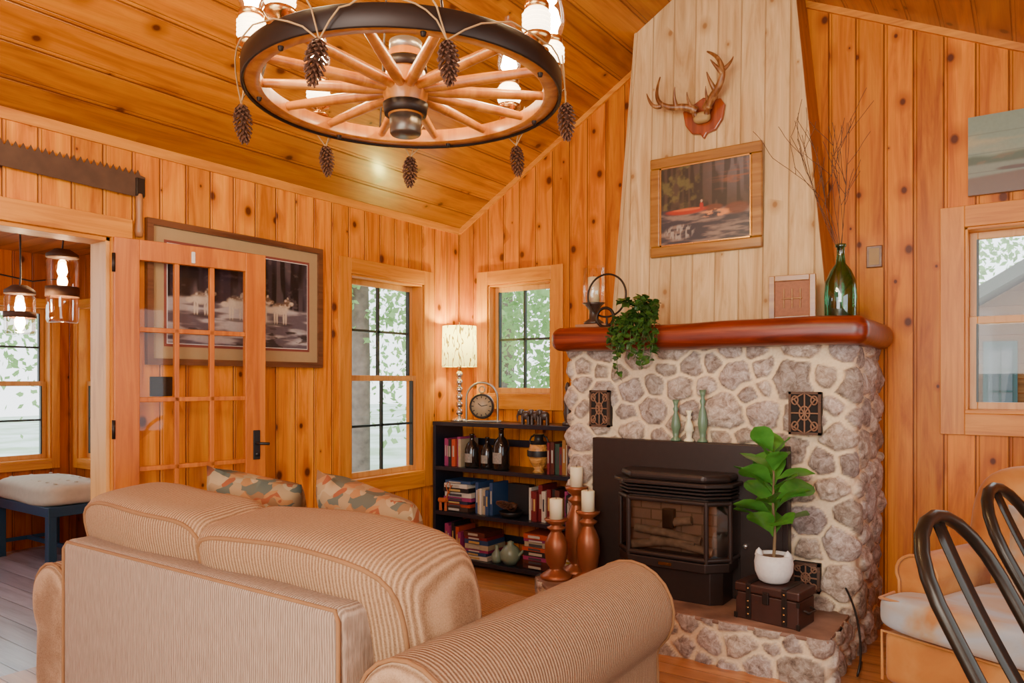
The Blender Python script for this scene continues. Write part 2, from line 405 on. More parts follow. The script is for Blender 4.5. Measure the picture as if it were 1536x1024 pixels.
# doorway ----------------------------------------------------------
g = empty('trim_4')
box('casing_head', (0, DY0-.1, 2.02), (.022, DY1+.1, 2.12), M_trimY, g, .003)
box('casing_r', (0, DY1, 0), (.022, DY1+.1, 2.02), M_trim, g, .003)
box('casing_l', (0, DY0-.1, 0), (.022, DY0, 2.02), M_trim, g, .003)
box('jamb_r', (-.15, DY1-.02, 0), (.0, DY1, 2.02), M_sash, g, .002)
box('jamb_l', (-.15, DY0, 0), (.0, DY0+.02, 2.02), M_sash, g, .002)
box('jamb_t', (-.15, DY0, 2.0), (.0, DY1, 2.02), M_trimY, g, .002)
g = empty('door_1', (.03, -2.665, 0), math.radians(90-10))
W = .77; T = .036; zr = [.21, .555, .895, 1.235, 1.58, 1.92]
box('stile_hinge', (0, -T/2, .01), (.115, T/2, 2.02), M_door, g, .003)
box('stile_lock', (W-.115, -T/2, .01), (W, T/2, 2.02), M_door, g, .003)
box('rail_top', (.115, -T/2, 1.92), (W-.115, T/2, 2.02), M_door, g, .003)
box('rail_bottom', (.115, -T/2, .01), (W-.115, T/2, .21), M_door, g, .003)
for i in (1, 2):
    x = .115+(W-.23)*i/3; box('muntin_v', (x-.012, -T/2+.004, .21), (x+.012, T/2-.004, 1.92), M_door, g, .003)
for z in zr[1:-1]: box('muntin_h', (.115, -T/2+.004, z-.012), (W-.115, T/2-.004, z+.012), M_door, g, .003)
box('glass', (.115, -.002, .21), (W-.115, .002, 1.92), M_glass, g)
box('lever_plate', (W-.075, -T/2-.008, .90), (W-.035, -T/2, 1.06), M_black, g, .004)
tube('lever', [(W-.055, -T/2, .99), (W-.055, -T/2-.045, .99), (W-.055, -T/2-.05, .99), (W-.005, -T/2-.05, .985)], .008, M_black, g)
lathe('thumb_knob', [(0, 0), (.012, 0), (.012, .02), (0, .02)], M_black, g, (W-.055, -T/2, .93), 12, rot=(pi/2, 0, 0))
box('coat_hook', (W*.47, -T/2-.012, 1.93), (W*.47+.02, -T/2, 1.99), M_white_cer, g, .005)
for z in (.25, 1.05, 1.85): lathe('hinge', [(.0, 0), (.008, 0), (.008, .09), (0, .09)], M_iron, g, (-.004, -.02, z), 8)

# sunroom ----------------------------------------------------------
SX = -2.9; SY = -1.53
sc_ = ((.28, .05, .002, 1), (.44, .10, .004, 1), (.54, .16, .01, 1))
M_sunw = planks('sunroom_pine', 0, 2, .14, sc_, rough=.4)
M_sunw2 = planks('sunroom_pine_b', 1, 2, .14, sc_, rough=.4)
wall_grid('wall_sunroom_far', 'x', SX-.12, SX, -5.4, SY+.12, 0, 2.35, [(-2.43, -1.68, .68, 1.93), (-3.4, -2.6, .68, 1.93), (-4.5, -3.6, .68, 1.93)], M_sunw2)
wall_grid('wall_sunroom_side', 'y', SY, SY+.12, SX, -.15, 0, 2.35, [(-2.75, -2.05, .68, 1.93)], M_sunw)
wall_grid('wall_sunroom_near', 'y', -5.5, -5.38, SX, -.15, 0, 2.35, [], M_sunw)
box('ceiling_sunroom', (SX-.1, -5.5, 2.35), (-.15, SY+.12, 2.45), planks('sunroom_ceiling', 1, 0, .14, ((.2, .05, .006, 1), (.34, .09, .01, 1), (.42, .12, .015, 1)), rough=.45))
window('window_4', 'x', SX, .12, -2.43, -1.68, .68, 1.93, -1, cw=.06)
window('window_5', 'x', SX, .12, -3.4, -2.6, .68, 1.93, -1, cw=.06)
window('window_6', 'y', SY, .12, -2.75, -2.05, .68, 1.93, 1, cw=.06)
g = empty('upholstered_bench', (-2.36, -1.90, 0))
M_blue = plain('navy_paint', (.015, .07, .14, 1), .4)
M_cream = plain('cream_upholstery', (.58, .55, .43, 1), .8)
sbox('seat', (.46, .24, .085), 5, M_cream, g, (0, 0, .52), wob=.004)
for i in range(-3, 4):
    for j in (-1, 0, 1): lathe('tuft', [(0, .006), (.012, .004), (.014, 0)], M_cream, g, (i*.12, j*.14, .602), 10)
box('apron', (-.44, -.22, .38), (.44, .22, .45), M_blue, g, .005)
for x in (-.41, .41):
    for y in (-.19, .19): box('leg', (x-.028, y-.028, 0), (x+.028, y+.028, .40), M_blue, g, .004)
box('stretcher', (-.41, -.2, .1), (-.40+.0, .2, .13), M_blue, g, .003); box('stretcher_b', (-.41, -.012, .1), (.41, .012, .13), M_blue, g, .003)
def pendant(x, y, ztop, zb, r):
    g = empty('jar_pendant_light', (x, y, 0))
    tube('cord', [(0, 0, 2.35), (.01, 0, ztop+.05), (0, 0, ztop)], .005, M_black, g)
    lathe('wood_cap', [(0, ztop), (r*.5, ztop), (r, ztop-.03), (r, ztop-.05), (0, ztop-.05)], M_rust, g)
    h = ztop-.05-zb
    lathe('glass_body', [(r*.8, ztop-.05), (r*.98, ztop-.07), (r*.98, zb+.02), (r*.9, zb), (0, zb)], M_clear, g)
    lathe('band', [(r, ztop-.05-h*.45), (r*1.04, ztop-.05-h*.45), (r*1.04, ztop-.05-h*.6), (r, ztop-.05-h*.6)], M_rust, g)
    lathe('bulb', [(0, -.04), (.02, -.035), (.028, -.01), (.02, .02), (.01, .04), (0, .045)], M_bulb, g, (0, 0, ztop-.12), 12)
    l = bpy.data.lights.new('pendant_bulb_light', 'POINT'); l.energy = 12; l.color = (1, .6, .3); l.shadow_soft_size = .03
    lo = bpy.data.objects.new('pendant_bulb_light', l); COL.objects.link(lo); lo.parent = g; lo.location = (0, 0, ztop-.2)
pendant(-1.15, -2.37, 2.12, 1.68, .088)
pendant(-1.15, -2.60, 1.88, 1.60, .08)
tube('string_light_wire', [(SX+.05, -3.4, 2.18), (SX+.2, -2.8, 2.12), (SX+.1, -2.3, 2.17), (SX+.2, -1.9, 2.1), (SX+.1, SY-.05, 2.17)], .006, M_black)

# ------------------------------------------------------------------ fireplace
def stone_wall(name, path, z0, z1, step, seed, sp=.15, amp=1.0, parent=None):
    pts = []; nr = []
    P = [Vector(p) for p in path]; R = .045
    for i in range(len(P)-1):
        a, b = P[i].copy(), P[i+1].copy(); d = (b-a).normalized()
        if i > 0: a = a+d*R
        if i < len(P)-2: b = b-d*R
        L = (b-a).length; n = max(2, int(L/step)); nn = Vector((d.y, -d.x))
        for k in range(n+1): pts.append(a+d*L*k/n); nr.append(nn.copy())
        if i < len(P)-2:
            d2 = (P[i+2]-P[i+1]).normalized(); n2 = Vector((d2.y, -d2.x)); c = b-nn*R
            for k in range(1, 6):
                q = nn.lerp(n2, k/6).normalized(); pts.append(c+q*R); nr.append(q)
    s = [0]
    for i in range(1, len(pts)): s.append(s[-1]+(pts[i]-pts[i-1]).length)
    s = np.array(s); nz = int((z1-z0)/step)+1; z = np.linspace(z0, z1, nz)
    U, V = np.meshgrid(s, z, indexing='ij')
    rs = np.random.RandomState(seed); sites = []; wts = []
    tries = 0
    while tries < 8000:
        tries += 1
        p = (rs.uniform(-.1, s[-1]+.1), rs.uniform(z0-.1, z1+.1)); w = rs.choice([.75, .9, 1.0, 1.15, 1.3]) if tries < 700 else rs.uniform(.5, .8)
        if all(math.hypot((p[0]-q[0])*.82, p[1]-q[1]) > sp*(w+w2)/2*.92 for q, w2 in zip(sites, wts)): sites.append(p); wts.append(w)
    wu = U+(fbm(U*6+5, V*6)-.5)*.055+(fbm(U*22+5, V*22)-.5)*.012; wv = V+(fbm(U*6+50, V*6+9)-.5)*.055+(fbm(U*22+7, V*22+3)-.5)*.012
    D1 = np.full(U.shape, 9.); D2 = np.full(U.shape, 9.); ID = np.zeros(U.shape, int)
    for k, ((a, b), w) in enumerate(zip(sites, wts)):
        d = np.sqrt(((wu-a)*.82)**2+(wv-b)**2)-w*sp*.46
        nw = d < D1; D2 = np.where(nw, D1, np.minimum(D2, d)); ID = np.where(nw, k, ID); D1 = np.where(nw, d, D1)
    # stones end where the neighbour starts, or where their own rounded outline ends (wide mortar pockets)
    e = np.minimum((D2-D1)/2, .028-D1)
    mask = sst(.0075, .011, e)
    rnd = rs.rand(len(sites)+1); rnd2 = rs.rand(len(sites)+1)
    hgt = (sst(.005, .018, e)*.020+sst(.012, .07, e)*.016)*(.7+.6*rnd[ID])+mask*(fbm(U*12, V*12+3)-.5)*.024+mask*(fbm(U*50, V*50)-.5)*.007
    hgt = hgt*amp
    vs = []; cols = []
    for i in range(len(pts)):
        for j in range(nz):
            h = hgt[i, j]; vs.append((pts[i].x+nr[i].x*h, pts[i].y+nr[i].y*h, z[j]))
            cols.append((mask[i, j], rnd[ID[i, j]], rnd2[ID[i, j]]))
    fs = [(i*nz+j, (i+1)*nz+j, (i+1)*nz+j+1, i*nz+j+1) for i in range(len(pts)-1) for j in range(nz-1)]
    return mesh(name, vs, fs, M_stone, parent, True, cols)

FP = empty('stone_fireplace')
FX0, FX1, FY = 1.37, 2.95, -.65; HZ = .215
stone_wall('surround', [(FX0, -.0), (FX0, FY), (FX1, FY), (FX1, -.0)], 0.0, 1.505, .007, 11, sp=.15, parent=FP)
box('core_top', (FX0+.01, FY+.01, 1.45), (FX1-.01, -.001, 1.50), M_slab, FP)
HX0, HX1, HY = 1.33, 2.93, -1.10
stone_wall('hearth_face', [(HX0, FY+.03), (HX0, HY+.15), (HX0+.18, HY), (HX1, HY), (HX1, FY+.03)], 0.0, HZ-.0, .008, 5, sp=.12, amp=.8, parent=FP)
prism('hearth_slab', [(HX0-.005, FY+.02), (HX0-.005, HY+.15), (HX0+.18, HY-.01), (HX1+.003, HY-.01), (HX1+.003, FY+.02)], 'z', HZ-.02, HZ, M_slab, FP, bev=.006)
# mantel
bm = bmesh.new(); bmesh.ops.create_cube(bm, size=1)
bmesh.ops.subdivide_edges(bm, edges=[e for e in bm.edges if abs(e.verts[0].co.x-e.verts[1].co.x) > .5], cuts=24)
for v in bm.verts: v.co = Vector((2.18+v.co.x*1.71, -.41+v.co.y*.79, 1.567+v.co.z*.136))
es = [e for e in bm.edges if len(e.link_faces) == 2 and e.calc_face_angle(0) > .5]
bmesh.ops.bevel(bm, geom=es, offset=.058, segments=6, profile=.5, affect='EDGES')
for v in bm.verts: v.co.z += .003*math.sin(v.co.x*5+1)+.0015*math.sin(v.co.x*14); v.co.y += .006*math.sin(v.co.x*4)
bm_obj('mantel_log', bm, M_mantel, FP, True)
def fy(z): return -.363+.04*(z-1.63)
zb = 1.63
bl, br = 1.514, 2.767; tl, tr = 1.638, 2.575
zl, zr_ = zc(tl), zc(tr)
vs = [(bl, fy(zb), zb), (br, fy(zb), zb), (tr, fy(zr_), zr_), (RX, fy(RZ), RZ), (tl, fy(zl), zl),
      (bl, 0, zb), (br, 0, zb), (tr, 0, zr_), (RX, 0, RZ), (tl, 0, zl)]
o = mesh('overmantel_boards', vs, [(0, 1, 2, 3, 4), (0, 4, 9, 5), (1, 6, 7, 2)], M_white, FP)
o.data.materials.append(M_whiteS); o.data.polygons[2].material_index = 1; o.data.polygons[1].material_index = 1
def strip(name, x0, z0, x1, z1, w, mat):
    vs = []
    for x, z in ((x0, z0), (x1, z1)):
        y = fy(z)
        vs += [(x, y-.008, z), (x+w, y-.008, z), (x+w, y+.01, z), (x, y+.01, z)]
    mesh(name, vs, [(0, 1, 2, 3), (4, 5, 6, 7), (0, 1, 5, 4), (1, 2, 6, 5), (2, 3, 7, 6), (3, 0, 4, 7)], mat, FP)
strip('corner_bead_r', br-.02, zb, tr-.02, zr_, .028, M_white)
strip('corner_bead_l', bl-.006, zb, tl-.006, zl, .022, M_white)
def vent(x, z, w, h, y=FY-.056):
    g = empty('iron_vent_grille', (x, y, z))
    boxes('frame', [((-w/2, 0, -h/2), (w/2, .02, -h/2+.012)), ((-w/2, 0, h/2-.012), (w/2, .02, h/2)), ((-w/2, 0, -h/2), (-w/2+.012, .02, h/2)), ((w/2-.012, 0, -h/2), (w/2, .02, h/2))], M_rust, g)
    box('cavity', (-w/2+.002, .008, -h/2+.002), (w/2-.002, .06, h/2-.002), plain('vent_shadow', (.012, .008, .006, 1), .9), g)
    L = [[(0, .004, 0), (math.cos(a)*w*.48*(1 if i % 2 else .9), .004, math.sin(a)*h*.48)] for i, a in enumerate([i*pi/4 for i in range(8)])]
    L += [[(-w/2, .004, sg*h*.25), (0, .004, sg*h*.48), (w/2, .004, sg*h*.25)] for sg in (-1, 1)]
    L += [[(w*.16*math.cos(2*pi*i/16), .003, h*.16*math.sin(2*pi*i/16)) for i in range(17)]]
    for sx in (-1, 1):
        for sz in (-1, 1): L.append([(sx*w*(.30+.10*math.cos(2*pi*i/12)), .003, sz*h*(.30+.10*math.sin(2*pi*i/12))) for i in range(13)])
    tubes('scrollwork', L, .0042, plain('vent_bronze', (.26, .13, .07, 1), .6, .3), g)
vent(1.605, 1.17, .125, .21); vent(2.735, 1.17, .15, .21); vent(2.74, .37, .13, .14)

# stove insert ----------------------------------------------------------
g = empty('pellet_stove_insert', (2.12, 0, HZ))
box('back_panel', (-.545, -.73, 0), (.545, -.665, .79), M_stove, g, .006)
box('access_door', (.31, -.737, .10), (.52, -.73, .45), M_stove, g, .003)
lathe('latch', [(0, 0), (.012, 0), (.012, .02), (0, .02)], M_chrome, g, (.34, -.737, .28), 12, rot=(pi/2, 0, 0))
def bay(x0, x1, yb, yf, ch): return [(x0, yb), (x0, yf+ch), (x0+ch, yf), (x1-ch, yf), (x1, yf+ch), (x1, yb)]
prism('pedestal', bay(-.27, .27, -.73, -.92, .05), 'z', 0, .20, M_stove, g, bev=.004)
prism('skirt', bay(-.30, .30, -.73, -.96, .09), 'z', .165, .21, M_stove, g, bev=.004)
prism('hood', bay(-.325, .325, -.73, -.985, .1), 'z', .585, .605, M_stove, g, bev=.005)
prism('hood_slope', bay(-.30, .30, -.73, -.95, .1), 'z', .605, .645, M_stove, g, bev=.015)
prism('firebox', bay(-.27, .27, -.73, -.87, .08), 'z', .20, .60, M_black, g)
for i in range(3):
    prism('louver', bay(-.305, .305, -.73, -.955, .095), 'z', .53+i*.018, .538+i*.018, M_stove, g)
F = bay(-.30, .30, -.73, -.945, .09)
L = []
for (a, b) in [(F[0], F[1]), (F[1], F[2]), (F[2], F[3]), (F[3], F[4]), (F[4], F[5])]:
    for z in (.225, .505): L.append([(a[0], a[1], z), (b[0], b[1], z)])
for p in F[1:5]: L.append([(p[0], p[1], .21), (p[0], p[1], .515)])
tubes('window_frame', L, .013, M_stove, g)
gl = clearglass('stove_glass', (.72, .64, .58, 1), .09, .06)
for (a, b) in [(F[1], F[2]), (F[2], F[3]), (F[3], F[4])]:
    mesh('stove_glass', [(a[0], a[1], .22), (b[0], b[1], .22), (b[0], b[1], .51), (a[0], a[1], .51)], [(0, 1, 2, 3)], gl, g)
t = NT('firebrick'); br_t = t.n('ShaderNodeTexBrick', None, {'Vector': t.comb(t.sep(t.obj())[0], t.sep(t.obj())[2], 0.0), 'Color1': (.24, .16, .11, 1), 'Color2': (.19, .12, .085, 1), 'Mortar': (.12, .08, .05, 1), 'Scale': 4.5})
M_brick = t.fin(br_t.outputs[0], .85)
M_logc = plain('ceramic_log', (.36, .27, .19, 1), .8, var=.42, sc=28)
box('firebrick', (-.24, -.882, .24), (.24, -.871, .51), M_brick, g)
for i, (x0, z0, x1, z1) in enumerate([(-.22, .25, .14, .30), (-.1, .29, .23, .26), (-.19, .34, .17, .31), (-.05, .36, .12, .41)]):
    tube('ceramic_log', [(x0, -.905+.004*i, z0), ((x0+x1)/2, -.908, (z0+z1)/2+.01), (x1, -.905, z1)], .022, M_logc, g)
box('burn_pot', (-.03, -.93, .36), (.03, -.89, .46), M_iron, g, .004)
box('name_plate', (-.035, -.965, .18), (.035, -.96, .195), M_brass, g)

# ------------------------------------------------------------------ bookcase
g = empty('bookcase', (.03, -.34, 0))
BW = 1.27
box('side_l', (0, 0, 0), (.025, .32, 1.02), M_darkwood, g, .002)
box('side_r', (BW-.025, 0, 0), (BW, .32, 1.02), M_darkwood, g, .002)
for i, z in enumerate((.03, .355, .68, 1.005)): box('shelf', (.0 if i == 3 else .025, -.005, z), (BW if i == 3 else BW-.025, .32, z+.028), M_darkwood, g, .002)
for z in (.15, .5, .85): box('back_rail', (.02, .30, z), (BW-.02, .315, z+.05), M_darkwood, g, .002)
vs, fs, cs = [], [], []
pal = [srgb(*c) for c in [(30, 42, 66), (112, 24, 30), (176, 160, 130), (26, 24, 28), (150, 104, 44), (44, 74, 62), (196, 186, 168), (150, 50, 100), (84, 34, 24), (40, 70, 110), (180, 70, 40), (70, 50, 40), (196, 160, 50), (205, 196, 180)]]
def bk(lo, hi, c):
    n = len(vs)
    for x in (lo[0], hi[0]):
        for y in (lo[1], hi[1]):
            for z in (lo[2], hi[2]): vs.append((x, y, z)); cs.append(c[:3])
    for f in ((0, 1, 3, 2), (4, 6, 7, 5), (0, 4, 5, 1), (2, 3, 7, 6), (0, 2, 6, 4), (1, 5, 7, 3)): fs.append(tuple(n+i for i in f))
def book_label(x0, x1, y, z0, z1):
    bk((x0, y-.0012, z0), (x1, y, z1), random.choice([(.45, .4, .3), (.5, .33, .1), (.05, .05, .06), (.5, .48, .42)]))
def row(x0, x1, z, hmin, hmax, palix=None):
    x = x0
    while x < x1:
        w = random.uniform(.016, .038); h = random.uniform(hmin, hmax); d = random.uniform(.0, .03); c = random.choice(pal if palix is None else [pal[i] for i in palix])
        x2 = min(x+w, x1+.01)
        bk((x, -.31+d, z), (x2, -.10, z+h), c)
        if w > .018 and x2-x > .015:
            book_label(x+(x2-x)*.3, x+(x2-x)*.7, -.31+d, z+h*.35, z+h*.75)
        x += w+.0015
def stack(x0, z, n, wl=.2):
    zz = z
    for i in range(n):
        t_ = random.uniform(.018, .036); w = wl*random.uniform(.85, 1.0); c = random.choice(pal)
        bk((x0+random.uniform(0, .015), -.31+random.uniform(0, .02), zz), (x0+w, -.09, zz+t_), c)
        book_label(x0+w*.25, x0+w*.7, -.312, zz+t_*.25, zz+t_*.75)
        zz += t_+.001
z1, z2, z3 = .709, .384, .059
row(.10, .26, z1, .19, .25, [7, 10, 2, 3, 10]); row(1.0, 1.22, z1, .17, .24)
stack(.10, z2, 8, .26); row(.38, .53, z2, .17, .23, [2, 6, 13, 9]); row(.84, 1.02, z2, .19, .25, [3, 6, 1, 13]); row(1.03, 1.22, z2, .17, .24)
row(.10, .26, z3, .17, .24, [7, 3, 10, 7]); stack(.29, z3, 7, .22); stack(.80, z3, 8, .24); stack(1.06, z3, 8, .2)
bk((.56, -.13, z2), (.74, -.06, z2+.21), (.02, .015, .015))
mesh('shelf_books', vs, fs, M_vcol, None, False, cs)
M_bottle = plain('dark_bottle_glass', (.015, .01, .008, 1), .1)
M_label = plain('bottle_label', (.38, .34, .28, 1), .6, var=.4, sc=70)
def bottle(x, y, z, r, h):
    g = empty('beer_growler', (x, y, z))
    lathe('body', [(0, 0), (r*.95, 0), (r, .01), (r, h*.55), (r*.75, h*.7), (r*.32, h*.8), (r*.3, h*.95), (r*.36, h*.96), (r*.36, h), (0, h)], M_bottle, g)
    n = 13; v2 = []
    for k in range(n):
        a = -pi/2-.2+(k/(n-1)-.5)*1.7
        for zz in (h*.16, h*.42): v2.append((r*1.015*math.cos(a), r*1.015*math.sin(a), zz))
    mesh('label', v2, [(2*k, 2*k+2, 2*k+3, 2*k+1) for k in range(n-1)], M_label, g, True)
bottle(.34, -.27, z1, .052, .24); bottle(.455, -.24, z1, .046, .22); bottle(.60, -.27, z1, .06, .29)
g = empty('pottery_vase', (.90, -.25, z1))
M_vase = wood('vase_bands', ((.05, .02, .008, 1), (.55, .25, .06, 1), (.72, .42, .12, 1)), 0, .4, 2.0)
lathe('body', [(0, 0), (.045, 0), (.03, .02), (.06, .07), (.078, .13), (.06, .19), (.03, .215), (.028, .245), (.04, .26), (.03, .26)], M_vase, g)
for sg in (-1, 1): tube('handle', [(sg*.06, 0, .18), (sg*.075, 0, .21), (sg*.06, 0, .24), (sg*.035, 0, .25)], .006, M_black, g)
lathe('black_band', [(.0795, .11), (.0798, .12), (.0798, .14), (.079, .15)], M_black, g)
lathe('black_neck', [(.061, .191), (.032, .2155), (.0295, .245), (.0415, .26)], M_black, g)
g = empty('ceramic_teapot', (.68, -.27, z3))
M_teal = plain('teal_glaze', (.22, .30, .22, 1), .3)
lathe('jar', [(0, 0), (.04, 0), (.07, .04), (.075, .08), (.05, .12), (.02, .14), (.025, .155), (0, .165)], M_teal, g)
tube('spout', [(.06, 0, .06), (.1, 0, .1), (.115, 0, .13)], .012, M_teal, g, radii=[1, .8, .6])
g = empty('ceramic_bottle', (.57, -.28, z3)); lathe('body', [(0, 0), (.03, 0), (.04, .03), (.036, .06), (.012, .09), (.012, .12), (0, .12)], M_teal, g)
g = empty('carved_deer_figurine', (.115, -.325, .384))
M_deer = plain('carved_wood', (.5, .12, .03, 1), .5)
tubes('legs', [[(-.03, 0, .0), (-.03, 0, .06)], [(-.015, 0, 0), (-.02, 0, .06)], [(.03, 0, 0), (.03, 0, .06)], [(.018, 0, 0), (.022, 0, .06)], [(.03, 0, .08), (.045, 0, .13), (.06, 0, .135)]], .006, M_deer, g)
tubes('trunk', [[(-.035, 0, .075), (0, 0, .075), (.035, 0, .08)]], .018, M_deer, g)
tubes('antlers', [[(.045, 0, .135), (.03, 0, .18), (.045, 0, .21)], [(.05, 0, .135), (.07, 0, .175), (.06, 0, .21)], [(.033, 0, .17), (.015, 0, .19)], [(.068, 0, .17), (.085, 0, .19)]], .003, M_deer, g)
g = empty('pinecone_bowl', (.68, -.265, z2))
lathe('bowl', [(0, .0), (.06, 0), (.088, .04), (.084, .042), (.055, .008), (0, .008)], M_black, g)

# ------------------------------------------------------------------ lamp & clock
g = empty('table_lamp', (.175, -.21, 1.033))
t = NT('lampshade_print'); o_ = t.obj(); sp = t.sep(o_)
ang = t.m('ARCTAN2', sp[1], sp[0])
nz_ = t.noise(t.comb(t.m('MULTIPLY', ang, 2.2), t.m('MULTIPLY', sp[2], 5.0), 0.0), 1, 2)
ln = t.m('ABSOLUTE', t.m('SUBTRACT', t.m('FRACT', t.m('MULTIPLY', t.m('ADD', nz_, t.m('MULTIPLY', ang, .35)), 5.0)), .5))
msk = t.mr(ln, .05, .11, 1.0, 0.0)
cc = t.mix(msk, (.92, .84, .55, 1), (.18, .13, .05, 1))
d_ = t.n('ShaderNodeBsdfDiffuse', None, {0: cc}); tr_ = t.n('ShaderNodeBsdfTranslucent', None, {0: cc}); em = t.n('ShaderNodeEmission', None, {0: cc, 1: .25})
m1 = t.n('ShaderNodeMixShader', None, {0: .2, 1: d_.outputs[0], 2: tr_.outputs[0]}); ad = t.n('ShaderNodeAddShader', None, {0: m1.outputs[0], 1: em.outputs[0]})
t.nt.links.new(ad.outputs[0], t.out.inputs[0]); M_shade = t.mat
lathe('shade', [(.128, .40), (.130, .40), (.125, .70), (.123, .70)], M_shade, g, seg=40)
lathe('base', [(0, 0), (.065, 0), (.065, .012), (.04, .02), (.03, .03), (.012, .04)], M_chrome, g)
pr = []
for i in range(6):
    z0 = .04+i*.055; pr += [(.011, z0), (.024, z0+.012), (.027, z0+.027), (.024, z0+.042), (.011, z0+.055)]
lathe('crystal_stem', pr, M_chrome, g)
lathe('socket', [(.012, .37), (.016, .38), (.016, .46), (.01, .47)], M_brass, g)
lathe('bulb', [(0, .46), (.02, .47), (.032, .52), (.02, .56), (0, .57)], emis('lamp_bulb_glow', (1, .75, .36, 1), 15), g, seg=14)
lathe('finial', [(0, .69), (.008, .69), (.004, .71), (.009, .725), (0, .74)], M_brass, g, seg=10)
tubes('harp', [[(-.12, 0, .69), (.12, 0, .69)], [(0, -.12, .69), (0, .12, .69)]], .002, M_brass, g)
g = empty('mantel_clock', (.40, -.23, 1.033), math.radians(25))
def ringpts(r, cz, n=40, y=0): return [(r*math.cos(2*pi*i/n), y, cz+r*math.sin(2*pi*i/n)) for i in range(n)]
M_dial = plain('clock_dial', (.50, .36, .2, 1), .5)
M_steel = plain('aged_steel', (.35, .30, .24, 1), .35, .8)
lathe('case', [(0, -.015), (.088, -.015), (.093, 0), (.088, .015), (0, .015)], M_steel, g, (0, 0, .115), 36, rot=(pi/2, 0, 0))
lathe('dial', [(0, .0), (.078, .0), (.078, -.002), (0, -.002)], M_dial, g, (0, -.0165, .115), 36, rot=(pi/2, 0, 0))
tube('bezel', ringpts(.082, .115, y=-.017), .007, M_iron, g, closed=True)
tubes('hands', [[(0, -.02, .115), (.045, -.02, .125)], [(0, -.02, .115), (-.025, -.02, .135)]], .0025, M_black, g)
tubes('numerals', [[(.058*math.cos(a), -.02, .115+.058*math.sin(a)), (.072*math.cos(a), -.02, .115+.072*math.sin(a))] for a in [i*pi/6 for i in range(12)]], .003, M_black, g)
pts = [(-.115, 0, 0), (-.115, 0, .17)]+[(.115*math.cos(a), 0, .17+.115*math.sin(a)) for a in [pi-i*pi/12 for i in range(1, 12)]]+[(.115, 0, .17), (.115, 0, 0)]
tube('arch_frame', pts, .008, M_steel, g)
tube('base_bar', [(-.14, 0, .008), (.14, 0, .008)], .008, M_steel, g)
tube('hanger_ring', ringpts(.022, .235), .005, M_steel, g, closed=True)
M_fig = plain('dark_figurine', (.06, .035, .025, 1), .35)
for i, x in enumerate((.80, .88, .95)):
    g = empty('elephant_figurine', (x, -.26, 1.033), .3); g.scale = (1.35, 1.35, 1.35)
    sbox('body', (.026, .018, .022), 2.4, M_fig, g, (0, 0, .045), n=5)
    for a in (-.016, .016):
        for b in (-.01, .01): lathe('leg', [(.008, 0), (.007, .04)], M_fig, g, (a, b, 0), 8)
    sbox('head', (.015, .014, .016), 2.2, M_fig, g, (-.028, 0, .06), n=4)
    tube('trunk', [(-.038, 0, .058), (-.046, 0, .04), (-.044, 0, .015)], .005, M_fig, g, radii=[1.2, 1, .6])
    for b in (-1, 1): sbox('ear', (.010, .003, .014), 2, M_fig, g, (-.022, b*.016, .062), n=3)
g = empty('carved_statuette', (1.12, -.24, 1.033))
lathe('base', [(0, 0), (.035, 0), (.035, .02), (.02, .03)], M_fig, g)
lathe('figure', [(.02, .03), (.03, .08), (.022, .12), (.03, .16), (.022, .2), (.012, .22), (.02, .25), (.012, .28), (0, .29)], M_fig, g, sx=1, sy=.8)

